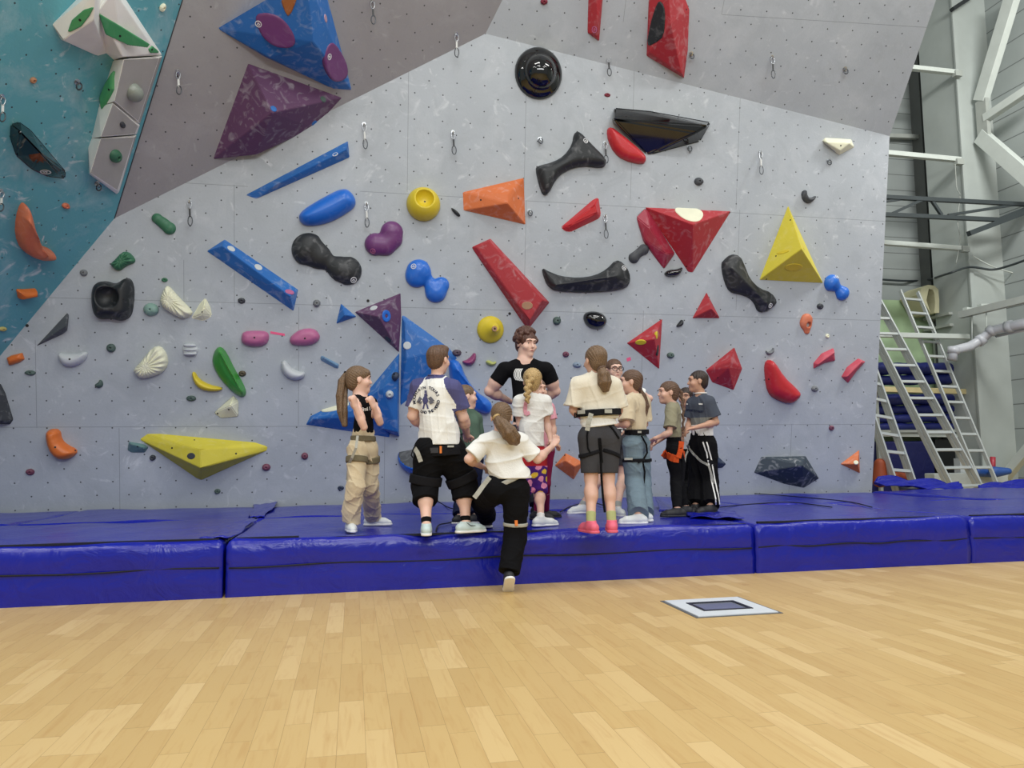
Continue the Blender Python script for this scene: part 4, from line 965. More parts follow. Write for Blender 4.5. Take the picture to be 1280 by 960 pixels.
# ---- small holds: (px, py, rx, ry, colour, label)
SMALL = [(105, 341, 5, 4.5, GREY, 'A', 'tiny grey foothold nearest the teal edge, above the black dish'), (139, 435, 6, 6, GRNT, 'A', 'dark grey-green round ball hold below the black dish'),
 (189, 387, 10, 9, MINT, 'A', 'pale mint round hold left of the white shell'), (206, 350, 4, 3, GRND, 'A', 'tiny green foothold above the white shell'), (302, 376, 5, 4, DGREY, 'A', 'tiny dark foothold below the chalky blue bar'),
 (396, 379, 5, 5, GREY, 'A', 'tiny grey bolted foothold right of the chalky blue bar'), (38, 466, 7, 3.5, GRNT, 'A', 'small dark green bar hold left of the white banana hold'), (303, 467, 5, 4, hm('brown', (84, 74, 52)), 'A', 'tiny brown star-shaped foothold right of the green pod'),
 (239, 498, 6.5, 4, GRNT, 'A', 'small dark green block under the yellow banana hold'), (38, 590, 5.5, 4.5, PLUM, 'A', 'small plum foothold, lowest at the far left'), (333, 584, 5.5, 5, PLUM, 'A', 'small plum foothold at the right tip of the long yellow volume'),
 (381, 570, 4.5, 5, PLUM, 'A', 'small plum foothold left of the long-haired girl'), (272, 614, 4, 3.5, GRNT, 'A', 'tiny olive foothold near the mats under the long yellow volume'), (426, 610, 4.5, 3, NAVYH, 'A', 'tiny navy foothold low beside the long-haired girl'),
 (191, 572, 4, 4, DGREY, 'A', 'tiny grey foothold under the teal-grey bar'), (873, 227, 6.5, 5.5, DGREY, 'A', 'small dark grey round foothold below the glossy black shelf'), (1025, 383, 5, 4, DGREY, 'A', 'tiny dark foothold above the orange diamond hold'),
 (1018, 486, 5, 4, GREY, 'A', 'small grey foothold right of the smooth red pod'), (1039, 535, 4, 3.5, PLUM, 'A', 'tiny maroon foothold far right above the small orange triangle'), (1034, 420, 3, 3, CREAM, 'A', 'tiny cream foothold right of the orange diamond hold'),
 (838, 444, 5.5, 4, GRNT, 'A', 'small dark green block right of the red triangle with yellow holds'), (696, 401, 5.8, 5.8, GRNT, 'A', 'small grey-green round hold right of the red slab volume'), (707, 443, 4.5, 4, PLUM, 'A', 'tiny plum foothold right of the instructor'),
 (721, 456, 6, 4, hm('bluegrey', (128, 146, 166)), 'A', 'small blue-grey foothold left of the ponytail of the girl in dark shorts'), (571, 441, 6.5, 4.5, hm('umber', (84, 68, 84)), 'A', 'small dark mottled hold above the blue tusk'),
 (1042, 200, 1, 1, GREY, 'A', ''), (41, 100, 4.5, 4.5, hm('tan', (176, 120, 84)), 'T', 'tiny brown ball foothold at the top left of the teal panel'), (82, 257, 6.5, 4, TERRA, 'T', 'small terracotta pebble hold right of the orange banana'),
 (3, 411, 6, 3.5, hm('sand', (190, 176, 96)), 'T', 'small sand-coloured hold at the left edge of the teal panel'), (203, 9, 4.5, 6, CREAM, 'T', 'small white square hold at the top of the teal panel'), (680, 2, 5, 4, hm('wine', (132, 28, 52)), 'B', 'tiny wine-red foothold at the top edge of the picture'),
 (964, 438, 1, 1, GREY, 'A', ''), (759, 119, 4.5, 2.5, hm('wine', (132, 28, 52)), 'A', 'tiny wine-red foothold above the glossy black shelf'), (570, 265, 1, 1, GREY, 'A', ''),
 (396, 421, 2.5, 2.5, BOLT, 'A', ''), (786, 411, 1, 1, GREY, 'A', ''), (1266, 0, 1, 1, GREY, 'A', '')]
for i, (x, y, rx, ry, m, k, lb) in enumerate(SMALL):
    if not lb: continue
    p, n = pin(x, y, k), PLANES[k][1]; ppm = F/np.dot(p-CAM, FW); s = SDF(); a, b = rx/ppm, ry/ppm; r_ = random.Random(i)
    s.el((0, 0, 0), np.eye(3), (a*.9, b*.9, min(a, b)*.9), k=.01)
    for q in range(3):
        an = r_.uniform(0, 6.28); s.el((a*.35*math.cos(an), b*.35*math.sin(an), min(a, b)*.3), np.eye(3), (a*.55, b*.5, min(a, b)*.6), k=.008)
    s.rc((0, 0, min(a, b)*.7), (0, 0, .3), .011, k=.004, sub=True)
    V, Q = s.mesh(.006, clips=[((0, 0, -.006), (0, 0, -1))]); finish_hold(link('climbing_hold', me_np('climbing_hold', V, Q), m), frame_of(n, p), lb, 'climbing hold', GH)
pad('small black crescent foothold left of the broad black bone', 'A', BLK, [(845, 408), (849, 403), (852, 399), (855, 401), (854, 407), (848, 409)], .05, .035, 1, res=.008)
pad('small black comma-shaped hold between the yellow dish and the orange volume', 'A', BLK, [(563, 259), (568, 261), (574, 266), (576, 270), (573, 271), (567, 266)], .05, .03, 1, res=.008)
pad('small grey-pink crescent hold above the smooth red pod', 'A', GREY, [(957, 437), (960, 440), (965, 438), (967, 433), (968, 440), (963, 444), (958, 443)], .05, .03, 1, res=.008)
pad('plum tongue-shaped pad above the blue tusk hold', 'A', hm('magenta', (150, 58, 110), .4), [(576, 452), (586, 449), (594, 439), (596, 447), (593, 455), (585, 458)], .09, .05, 1, res=.009)
pad('small yellow-green hold left of the instructor', 'A', hm('lime', (176, 184, 96), .5), [(607, 451), (612, 450), (616, 453), (621, 451), (620, 456), (613, 458), (608, 455)], .06, .04, 1, res=.008)
vol('pale blue bar hold tilted down, above the long-haired girl', 'A', hm('paleblue', (104, 146, 184), .5, .2), [(400, 447), (402, 444), (424, 455), (423, 461), (418, 460), (401, 451)], [(404, 447, .05), (421, 457, .05)], cat='climbing hold', grp=GH)
pad('small dark green two-lobed foothold below the white banana hold', 'A', GRNT, [(117, 481), (123, 478), (124, 474), (128, 476), (129, 483), (122, 486)], .05, .035, 1, res=.008)
for k_ in range(1):
    s = SDF(); c = pin(238, 437, 'A'); mw = frame_of(nA, c)
    for j in range(3): s.el((0, .05-.05*j, .02), np.eye(3), (.075, .022, .05), k=.004)
    s.rc((-.03, 0, 0), (.03, 0, 0), .06, k=.01, fr=(0, 0, 1), sc=.6); V, Q = s.mesh(.006, clips=[((0, 0, -.006), (0, 0, -1))])
    finish_hold(link('climbing_hold', me_np('climbing_hold', V, Q), LGREY), mw, 'white three-ribbed hold with dark gaps left of the green pod', 'climbing hold', GH)

# ---- upper left panel: big volumes
bc = vol('huge blue volume at the top left with purple pads on it', 'C', BLUE, [(272, 36), (315, 14), (392, -30), (402, -30), (440, 113), (416, 111), (331, 71)], [(337, 72, .12), (391, 52, .40), (383, -30, .42)], bolts=((345, 30), (400, 110)))
for lb, px, out in (('large purple oval pad on the left face of the huge blue volume', (345, 35), [(317, 16), (338, 14), (355, 22), (369, 42), (370, 55), (360, 60), (342, 57), (326, 43)]),
                    ('purple oval pad on the right face of the huge blue volume', (418, 80), [(406, 57), (412, 51), (420, 58), (432, 80), (432, 97), (416, 104), (406, 90), (402, 72)])):
    p_, n_ = onface(bc, *px); pad(lb, 'C', PURS, out, .10, .12, 2, plane=(p_, n_), logo=(out[0][0]+6, out[0][1]+14, .035), res=.014)
knob(bc, 'pale pink knob near the top of the huge blue volume', hm('palepink', (176, 140, 160)), 407, 23, 5)
p_, n_ = onface(bc, 362, 10); pad('orange-brown flat hold at the top of the huge blue volume', 'C', hm('rust', (170, 96, 40), .6), [(350, -4), (374, -8), (362, 22), (356, 14)], .04, .05, 1, plane=(p_, n_))
pc = vol('huge chalky purple volume under the huge blue one', 'C', PURP, [(310, 79), (428, 122), (393, 160), (266, 199)], [(340, 141, .42), (321, 193, .14)])
knob(pc, 'dark green knob near the right corner of the huge purple volume', GRNT, 404, 124, 4); knob(pc, 'blue knob at the peak of the huge purple volume', BLUE, 342, 136, 4); knob(pc, 'blue knob at the lower edge of the huge purple volume', BLUE, 393, 154, 4)
# ---- upper right panel
vol('narrow red blade volume cut by the top edge', 'B', RED, [(736, -30), (756, -30), (749, 52), (734, 41)], [(744, -30, .10), (747, 30, .12), (743, 42, .08)], logo=(743, 37, .04, PINK))
rv = vol('large red volume with a black inset pad at the top of the picture', 'B', RED, [(812, -30), (846, -30), (862, 12), (860, 62), (855, 98), (808, 70)], [(835, -10, .25), (838, 30, .3), (852, 92, .12), (812, 65, .08)], bolts=((858, 12),))
p_, n_ = onface(rv, 822, 40); pad('black wedge pad on the left face of the large red volume', 'B', BLK, [(825, 0), (831, 6), (833, 20), (831, 45), (820, 54), (809, 58), (814, 30), (820, 10)], .06, .06, 1, plane=(p_, n_))
# ---- teal panel
vol('long glossy black faceted hold on the teal panel', 'T', GLOSS, [(12, 172), (13, 155), (24, 152), (38, 162), (62, 190), (82, 214), (81, 223), (60, 221), (40, 212), (20, 195)], [(26, 165, .18), (52, 192, .22), (73, 217, .1)], bev=.015, logo=(57, 215, .05))
pad('terracotta banana-shaped hold on the teal panel', 'T', TERRA, [(24, 275), (30, 257), (36, 257), (40, 270), (42, 290), (50, 308), (68, 315), (71, 321), (65, 326), (45, 325), (30, 315), (23, 298)], .20, .10, 1, rid=((30, 262), (62, 322), .3))
pad('small orange bar hold low on the teal panel', 'T', ORGS, [(22, 363), (33, 363), (46, 362), (46, 370), (38, 371), (24, 374)], .09, .05, 0, res=.01)
WV = [('white faceted volume jutting out left at the top of the teal panel', [(66, 31), (77, 50), (122, 70), (133, 67), (134, -12), (108, -12)], [(79, 50, .12), (117, 25, .34), (119, -12, .34)]),
      ('large white volume with two green pads above the grey-faced ones', [(116, 25), (126, -12), (150, -12), (203, 69), (142, 75), (132, 66)], [(123, 14, .22), (142, -12, .25), (153, 71, .24), (196, 67, .10)]),
      ('white-sided grey volume with a round grey hold, below the large white one', [(142, 76), (203, 70), (175, 155), (141, 127), (124, 133)], [(155, 74, .24), (199, 72, .08), (143, 126, .24), (173, 152, .08)]),
      ('middle white-sided grey volume with a small dark wedge', [(124, 134), (141, 128), (175, 156), (171, 168), (115, 173)], [(141, 129, .24), (173, 157, .08), (126, 171, .24), (169, 167, .08)]),
      ('lowest white-sided grey volume of the column with a dark green hold', [(115, 173), (171, 169), (149, 240), (146, 243), (112, 218), (111, 184)], [(126, 173, .22), (168, 171, .08), (113, 216, .18), (147, 238, .06)])]
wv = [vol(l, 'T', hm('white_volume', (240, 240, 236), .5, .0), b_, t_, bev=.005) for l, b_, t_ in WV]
for o in wv[2:]:   # their broad front faces take a second, grey material
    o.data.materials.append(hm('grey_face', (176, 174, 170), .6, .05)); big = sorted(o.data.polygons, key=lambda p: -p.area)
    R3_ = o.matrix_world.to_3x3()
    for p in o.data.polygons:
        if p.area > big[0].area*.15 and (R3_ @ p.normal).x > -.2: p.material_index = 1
for lb, i, px, out in (('green leaf-shaped pad on the jutting white volume', 0, (100, 25), [(85, 39), (90, 25), (105, 12), (118, 8), (112, 20), (102, 33), (88, 40)]),
                       ('long green pad on the large white volume', 1, (150, 45), [(123, 16), (150, 32), (187, 55), (184, 59), (160, 56), (132, 43)]),
                       ('small green pad at the lower corner of the large white volume', 1, (190, 62), [(185, 61), (190, 57), (198, 64), (197, 66), (187, 66)]),
                       ('green curved pad on the white left side of the grey-faced volumes', 2, (136, 112), [(143, 88), (143, 112), (138, 122), (128, 138), (126, 122), (133, 104)])):
    p_, n_ = onface(wv[i], *px)
    if p_ is None: print('MISS', lb); continue
    pad(lb, 'T', GINS, out, .035, .05, 0, plane=(p_, n_), bolts=((px[0], px[1]),), res=.01, par=.0)
knob(wv[2], 'round grey-green ball hold on the uppermost grey-faced volume', hm('sage', (140, 150, 140), .4), 166, 115, 14, 11, .9, hole=False)
knob(wv[3], 'small dark wedge hold on the middle grey-faced volume', DGREY, 153, 156, 7, 3.5, .7)
knob(wv[4], 'dark green wavy hold on the lowest grey-faced volume', GRND, 144, 195, 13, 8, .6)

# ---- quickdraws
def ring_pts(c, a, b, ax, ay, n=18): return [c+ax*a*math.cos(2*math.pi*i/n)+ay*b*math.sin(2*math.pi*i/n) for i in range(n+1)]
SLING = mat('sling_white', (206, 208, 206), .7); SLGD = mat('sling_dark', (60, 62, 64), .7)
def carab(mb, p, q, r=.006, w=.022):
    ax = unit(q-p); side = unit(np.cross(ax, FW)); c = (p+q)/2; L = np.linalg.norm(q-p)/2
    mb.tube(ring_pts(c, L, w, ax, side), r, 6, cap=False)
def quickdraw(k, x0, y0, x1, y1, label, dark=False):
    p, n = pin(x0, y0, k), PLANES[k][1]; e = bpy.data.objects.new('quickdraw', None); COL.objects.link(e); e.location = p; reg(e, T(p))
    tag(e, label, 'quickdraw', 'quickdraws hanging from bolts on the wall')
    off = .045; a = p+n*.02; b = atY(x1, y1, p[1]-off-.02); d = b-a; L = np.linalg.norm(d); d = unit(d)
    mb = MB(); disc_at(mb, p, n, .022, .006); mb.beam(p, p+n*.035+d*.01, .03, .008, up=(1, 0, 0)); mb.build('bolt_hanger', WMET, e)
    mb = MB(); carab(mb, a+d*0, a+d*L*.33); mb.build('carabiner', WMET, e)
    mb = MB(); mb.beam(a+d*L*.30, a+d*L*.66, .022, .006, up=unit(np.cross(d, (1, 0, 0)))); mb.build('sling', SLGD if dark else SLING, e, bevel=.002)
    mb = MB(); carab(mb, a+d*L*.62, b, .006, .026); mb.build('carabiner', mat('dark_alu', (90, 94, 98), .35, metal=.7), e)
QD = [('C', 222, 89, 224, 118, 'quickdraw on the dark upper-left panel beside the white volumes', 0), ('A', 237, 251, 238, 282, 'quickdraw above the upper end of the chalky blue bar', 1), ('C', 465, 1, 467, 30, 'quickdraw at the top edge right of the huge blue volume', 1),
      ('C', 570, 42, 571, 71, 'quickdraw beside the corner where the three grey panels meet', 0), ('A', 455, 155, 457, 186, 'quickdraw right of the thin blue bar', 0), ('A', 566, 165, 568, 193, 'quickdraw above the orange faceted volume', 1),
      ('A', 458, 254, 459, 284, 'quickdraw between the blue pod and the yellow dish', 0), ('A', 760, 70, 762, 95, 'quickdraw right of the big black dome', 1), ('A', 756, 269, 758, 298, 'quickdraw right of the red tapered wedge', 1),
      ('B', 965, 71, 967, 98, 'quickdraw on the upper right panel', 1), ('A', 950, 190, 952, 218, 'quickdraw right of the glossy black shelf', 0), ('A', 756, 178, 758, 204, 'quickdraw at the right tip of the black winged hold', 1),
      ('T', 2, 120, 3, 152, 'quickdraw at the left edge of the teal panel, upper one', 0), ('T', 1, 238, 1, 264, 'quickdraw at the left edge of the teal panel, lower one', 0)]
for k, a, b_, c_, d_, lb, dk in QD: quickdraw(k, a, b_, c_, d_, lb, dk)
def hanger(k, x, y, label, r=.03):
    p, n = pin(x, y, k), PLANES[k][1]; e = bpy.data.objects.new('bolt_hanger', None); COL.objects.link(e); e.location = p; reg(e, T(p)); tag(e, label, 'bolt hanger', 'single bolt hangers on the wall')
    mb = MB(); disc_at(mb, p, n, r, .006); mb.beam(p, p+n*.04, r*1.2, .01, up=(1, 0, 0)); mb.build('plate', WMET, e)
    mb = MB(); c = p+n*.035+np.array([0, 0, -.03]); mb.tube(ring_pts(c, .035, .026, np.array([0, 0, 1.0]), RT), .008, 6, cap=False); mb.build('ring', mat('dark_alu', (90, 94, 98), .35, metal=.7), e)
for a in (('B', 864, 67, 'dark bolt hanger right of the large red volume'), ('A', 861, 184, 'bolt hanger under the glossy black shelf'), ('A', 675, 174, 'bolt hanger with a hook below the big black dome'), ('B', 1056, 86, 'bolt hanger near the top right of the upper panel'),
          ('A', 1035, 201, 'bolt hanger below the cream wedge hold'), ('T', 96, 102, 'small bolt hanger left of the white volumes'), ('T', 121, 229, 'small bolt hanger under the lowest grey-faced volume'), ('A', 662, 264, 'small bolt hanger at the right corner of the orange volume'), ('A', 940, 275, '')):
    if a[3]: hanger(*a)
for (x, y) in ((460, 376), (34, 407), (395, 415), (637, 392)):
    mb = MB(); p = pin(x, y, 'A'); disc_at(mb, p, nA, .018, .004); tag(mb.build('wall_anchor', BOLT, None, T(p)), {460: 'black anchor plug above the purple triangular volume', 34: 'black anchor plug beside the teal fold', 395: 'black anchor plug left of the blue upright volume', 637: 'black anchor plug left of the red slab volume'}[x], 'anchor plug', 'black anchor plugs in the wall')
# ================================================================== PEOPLE
def cloth(name, rgb, rough=.9, var=.05):
    m = mat('cloth_'+name, rgb, rough, 0, .25, 90, var, vscale=8); m.node_tree.nodes['Principled BSDF'].inputs['Specular IOR Level'].default_value = .15; return m
def skin(name, rgb):
    m = mat('skin_'+name, rgb, .5, 0, .05, 120, .03); m.node_tree.nodes['Principled BSDF'].inputs['Subsurface Weight'].default_value = .08
    m.node_tree.nodes['Principled BSDF'].inputs['Subsurface Radius'].default_value = (.01, .004, .002); return m
def hairm(name, rgb):
    if 'hair_'+name in MATS: return MATS['hair_'+name]
    m = bpy.data.materials.new('hair_'+name); m.use_nodes = True; t = m.node_tree; b = t.nodes['Principled BSDF']; c = lin(rgb)
    tc = nd(t, 'ShaderNodeTexCoord'); mp = nd(t, 'ShaderNodeMapping'); mp.inputs['Scale'].default_value = (75, 75, 16); t.links.new(tc.outputs['Object'], mp.inputs[0])
    n = nd(t, 'ShaderNodeTexNoise'); n.inputs['Detail'].default_value = 3; t.links.new(mp.outputs[0], n.inputs['Vector'])
    r = nd(t, 'ShaderNodeMapRange'); r.inputs[1].default_value = .35; r.inputs[2].default_value = .68; t.links.new(n.outputs[0], r.inputs[0])
    t.links.new(mixc(t, r.outputs[0], tuple(x*.42 for x in c), tuple(min(1, x*1.6) for x in c)), b.inputs['Base Color']); b.inputs['Roughness'].default_value = .45
    bp = nd(t, 'ShaderNodeBump'); bp.inputs['Strength'].default_value = .6; bp.inputs['Distance'].default_value = .006; t.links.new(n.outputs[0], bp.inputs['Height']); t.links.new(bp.outputs[0], b.inputs['Normal'])
    MATS['hair_'+name] = m; return m
SK1, SK2, SK3 = skin('fair', (226, 186, 168)), skin('warm', (212, 170, 150)), skin('tan', (196, 152, 128))
def folds(amp, seed, sx=1.0):
    """cloth folds: soft swells plus narrow creases that run down and across"""
    r = np.random.RandomState(seed); K = r.randn(6, 3)*np.array([15, 15, 10])*sx; ph = r.rand(6)*6.28
    def f(P):
        w = np.sin(P @ (K[0]*.5)+ph[0])*1.6; a = np.sin(P @ K[1]+ph[1]+w)
        c1 = 1-np.abs(np.sin(P @ (K[2]*.9)+ph[2]-w)); c2 = 1-np.abs(np.sin(P @ (K[3]*1.3)+ph[3]+w*.7)); c3 = 1-np.abs(np.sin(P @ (K[4]*np.array([.5, .5, 2.2]))+ph[4]+w))
        return amp*(.5*a-1.0*c1**4-.7*c2**5-.35*c3**4+.4)
    return f
def strands(amp, ang=60):
    def f(P):
        c = P.mean(0); t = np.arctan2(P[:, 1]-c[1], P[:, 0]-c[0]); return amp*(np.sin(t*ang/4+P[:, 2]*8)+.5*np.sin(t*ang/1.7+P[:, 2]*14))
    return f
def comb(amp, root, axis, n=30):
    """grooves combed towards the hair tie"""
    axis = unit(axis); a = unit(np.cross(axis, (0.1, .2, 1))); b = np.cross(axis, a)
    def f(P):
        d = P-root; t = np.arctan2(d @ b, d @ a); w = np.sin((d @ axis)*40)*.25; return amp*(np.sin(t*n+w)+.6*np.sin(t*n*2.3+w*2))
    return f
def fdir(deg): a = math.radians(deg); return np.array([math.sin(a), math.cos(a), 0.0])

def person(label, Y, h, yaw, hd, nk, sh, el, wr, pv, hp, kn, ft, hyaw=None, hpit=0, hroll=0, bulk=1.0, sk=SK1, hair=None, top=None, bot=None, shoe=None, hn=None, sock=None, anklez=None, harness=None, res=.006, curl=.6, foot_z=None, mouth=True, hscale=1.0, arm=1.0, neck=1.0):
    s = h/1.4; sb = s*bulk; J = lambda q: atY(q[0], q[1], Y+(q[2] if len(q) > 2 else 0))
    SH, EL, WR, HP, KN = [[J(q) for q in a] for a in (sh, el, wr, hp, kn)]
    NK, PV = J(nk), J(pv); f = fdir(yaw); hyaw = yaw if hyaw is None else hyaw
    G = [atZ(q[0], q[1], MATZ) if foot_z is None or foot_z[i] is None else atZ(q[0], q[1], foot_z[i]) for i, q in enumerate(ft)]
    TD = [fdir(q[2]) for q in ft]; lift = [q[3] if len(q) > 3 else 0.0 for q in ft]; pitch = [q[4] if len(q) > 4 else 0.0 for q in ft]
    AN = [G[i]+np.array([0, 0, .075*s+lift[i]]) for i in range(2)]
    c0 = (G[0]+G[1])/2; c0[2] = min(G[0][2]+lift[0], G[1][2]+lift[1]) if foot_z is None else min(G[0][2], G[1][2])
    if foot_z is not None and foot_z[1] == 0: c0 = G[1].copy()
    body = None
    # ---- head frame
    hf = fdir(hyaw); hr = np.array([hf[1], -hf[0], 0]); hu = np.array([0, 0, 1.0])
    cp, sp_ = math.cos(math.radians(hpit)), math.sin(math.radians(hpit)); hf, hu = hf*cp+hu*sp_, hu*cp-hf*sp_
    cr, sr = math.cos(math.radians(hroll)), math.sin(math.radians(hroll)); hr, hu = hr*cr+hu*sr, hu*cr-hr*sr
    HR = np.stack([hr, hf, hu]); H = .219*(s**.45)*hscale; HC = J(hd)
    hp_ = lambda a, b, c: HC+hr*a*H+hf*b*H+hu*c*H
    B = SDF()
    # torso
    cen = (SH[0]+SH[1])/2; upv = unit(cen-PV); wv = unit(SH[1]-SH[0]); fv = unit(f-upv*(f @ upv)); hw = np.linalg.norm(SH[1]-SH[0])/2
    tr = min(.105*sb, hw*.98) if bulk <= 1.25 else .105*sb
    tr = .105*sb
    def torso(S, g, low=PV, k=.04, bar=True):
        S.rc(cen-upv*.07*s, (cen*.45+low*.55), tr+g, tr*.90+g, k=k, fr=fv, sc=.66)
        S.rc((cen*.45+low*.55), low, tr*.90+g, tr*1.02+g, k=k, fr=fv, sc=.72)
        if bar: S.rc(SH[0]*.93+SH[1]*.07, SH[1]*.93+SH[0]*.07, .040*sb+g, k=k+.01)
        S.rc(cen-upv*.02*s, NK, .055*sb+g, .045*s+g*.6, k=k)
        for i_ in (0, 1): S.rc(NK-upv*.005*s, SH[i_], .034*s+g*.8, .036*sb+g*.8, k=k)
    torso(B, 0)
    B.rc(NK-upv*.02*s, HC-hu*.12*H-hf*.10*H, .044*s*neck, .041*s*neck, k=.02)
    for i in range(2):
        B.rc(SH[i], EL[i], .040*sb*arm, .031*sb*arm, k=.025); B.rc(SH[i]+(EL[i]-SH[i])*.4, SH[i]+(EL[i]-SH[i])*.6, .039*sb*arm**1.6, k=.03); B.rc(EL[i], WR[i], .033*sb*arm, .021*s*(.5+.5*bulk), k=.01)
        B.rc(EL[i]+(WR[i]-EL[i])*.22, EL[i]+(WR[i]-EL[i])*.32, .035*sb*arm, k=.02)
        B.rc(HP[i], KN[i], .074*sb, .048*sb, k=.035); 
        if anklez is None or True:
            B.rc(KN[i], AN[i], .046*sb, .029*s*(.6+.4*bulk), k=.015); m_ = KN[i]*.68+AN[i]*.32; bk = unit(KN[i]-AN[i]); 
            B.rc(m_, m_+(AN[i]-m_)*.12-TD[i]*.012*s, .047*sb, .042*sb, k=.03)
        B.rc(AN[i], G[i]+np.array([0, 0, .03+lift[i]])+TD[i]*.06*s, .028*s, .024*s, k=.02)
        # hand: palm, four fingers, thumb
        hl = .105*h*.95; d = unit(WR[i]-EL[i])
        if hn: q = hn[i]; d = unit(J(q)-WR[i]) if q is not None else d
        side = unit(np.cross(d, np.array([0, 0, 1.0]) if abs(d[2]) < .8 else f)); nrm = unit(np.cross(side, d)); nrm = nrm if nrm @ (PV-WR[i]) > 0 else -nrm
        pc = WR[i]+d*hl*.27; B.rc(WR[i]+d*hl*.05, WR[i]+d*hl*.42, .030*s, .036*s, k=.012, fr=nrm, sc=.5)
        for k_ in range(4):
            o = side*(k_-1.5)*.0165*s; L = hl*(.40, .46, .43, .34)[k_]; a = WR[i]+d*hl*.46+o
            m1 = a+(d*math.cos(curl*.5)+nrm*math.sin(curl*.5)+side*(k_-1.5)*.04)*L*.5; e_ = m1+(d*math.cos(curl*1.6)+nrm*math.sin(curl*1.6))*L*.5
            B.rc(a, m1, .0088*s, .0082*s, k=.003); B.rc(m1, e_, .0082*s, .007*s, k=.003)
        a = WR[i]+d*hl*.15+side*.026*s; m1 = a+(d*.7+side*.6+nrm*.3)*hl*.22; B.rc(a, m1, .011*s, .0095*s, k=.006); B.rc(m1, m1+(d*.9+side*.1+nrm*.4)*hl*.18, .0092*s, .0075*s, k=.003)
    # head
    FR = np.stack([hr, hf, hu])
    B.el(hp_(0, -.06, .12), FR, (.345*H, .42*H, .38*H), k=.01)
    B.el(hp_(0, .10, -.20), FR, (.255*H, .30*H, .29*H), k=.035)
    B.el(hp_(0, .29, -.40), FR, (.10*H, .10*H, .085*H), k=.03)
    B.el(hp_(0, .33, .14), FR, (.22*H, .07*H, .05*H), k=.03)
    for sg in (-1, 1):
        B.el(hp_(sg*.135, .405, .03), FR, (.085*H, .06*H, .055*H), k=.015, sub=True)
        B.el(hp_(sg*.19, .26, -.12), FR, (.10*H, .10*H, .09*H), k=.03)
        B.el(hp_(sg*.35, -.04, -.02), FR, (.035*H, .085*H, .13*H), k=.006)
    B.rc(hp_(0, .37, .06), hp_(0, .445, -.10), .022*H, .05*H, k=.015); B.el(hp_(0, .355, -.25), FR, (.10*H, .055*H, .035*H), k=.012)
    V, Q = B.mesh(res)
    body = link('person', me_np('person', V-c0, Q), sk); body.location = c0; MW = T(c0); PMW[body.name] = MW
    tag(body, label, 'person', 'climbing class standing on the mats')
    def part(name, VQ, m, par=body, sm=True):
        V, Q = VQ; o = link(name, me_np(name, V-c0, Q, sm), m, par); PMW[o.name] = MW; return o
    # face details
    bh = bvh_of(body)
    def onhead(a, c, push=.0):
        o = hp_(a, 1.2, c); loc, n, i_, d_ = bh.ray_cast(Vector(o), Vector(-hf)); return (np.array(loc), np.array(n)) if loc is not None else (hp_(a, .4, c), hf)
    if mouth:
        EYE, IRIS, BROW, LIP = mat('eye_white', (228, 224, 220), .25), mat('iris_dark', (48, 34, 28), .2), (hair or {}).get('m', SK1), mat('lips', (186, 108, 104), .5)
        for sg in (-1, 1):
            p, n = onhead(sg*.135, .03); mb = MB(); 
            s_ = SDF(); s_.el(p-n*.006*s, FR, (.058*H, .035*H, .03*H)); e_ = part('eye', s_.mesh(.0025, pad=.008), EYE)
            s_ = SDF(); s_.el(p-n*.0005+hf*.001, FR, (.024*H, .018*H, .026*H)); part('iris', s_.mesh(.002, pad=.006), IRIS, e_)
            mb = MB(); q = [onhead(sg*a, c)[0]+hf*.002 for a, c in ((.05, .125), (.13, .155), (.22, .115))]; mb.tube(q, [.0028*s, .0034*s, .002*s], 6); mb.build('eyebrow', BROW, body)
        mb = MB(); q = [onhead(a, c)[0]+hf*.001 for a, c in ((-.09, -.25), (-.03, -.243), (.03, -.243), (.09, -.25))]; mb.tube(q, [.002, .006*s, .006*s, .002], 6, flat=.6); mb.build('lips', LIP, body)
    # hair
    if hair:
        vol_ = hair.get('vol', 1.0); hm_ = hair['m']; S = SDF(); st = hair.get('style', 'short')
        S.el(hp_(0, -.08, .155), FR, (.372*H*vol_, .45*H*vol_, .385*H*vol_), k=.01); S.el(hp_(0, -.22, -.08), FR, (.30*H*vol_, .27*H*vol_, (.34 if st != 'short' else .30)*H), k=.02)
        if hair.get('quiff'): S.el(hp_(0, .22, .42), FR, (.27*H, .24*H, .16*H), k=.03)
        if hair.get('fringe'): S.el(hp_(0, .27, .24), FR, (.29*H, .14*H, .17*H), k=.02)
        S.el(hp_(0, .46, -.16), FR, (.42*H, .36*H, .36*H if not hair.get('fringe') else .30*H), k=.01, sub=True)
        for sg in (-1, 1): S.el(hp_(sg*.40, .06, -.10), FR, (.10*H, .14*H, .20*H), k=.01, sub=True)
        if hair.get('curly'):
            r_ = random.Random(4)
            for _ in range(130):
                a, e2 = r_.uniform(0, 6.28), r_.uniform(-.25, 1.5); v_ = np.array([math.cos(a)*math.cos(e2), math.sin(a)*math.cos(e2), math.sin(e2)])
                if v_[1] > .45 and v_[2] < .5: continue
                S.el(hp_(v_[0]*.40, v_[1]*.44-.07, v_[2]*.44+.17), FR, (r_.uniform(.07, .11)*H,)*3, k=.004)
        nz = comb(.0016, J(hair['tail'][0][:3]), HC-J(hair['tail'][0][:3])) if 'tail' in hair else strands(.0014)
        o = part('hair', S.mesh(.004, noise=nz), hm_)
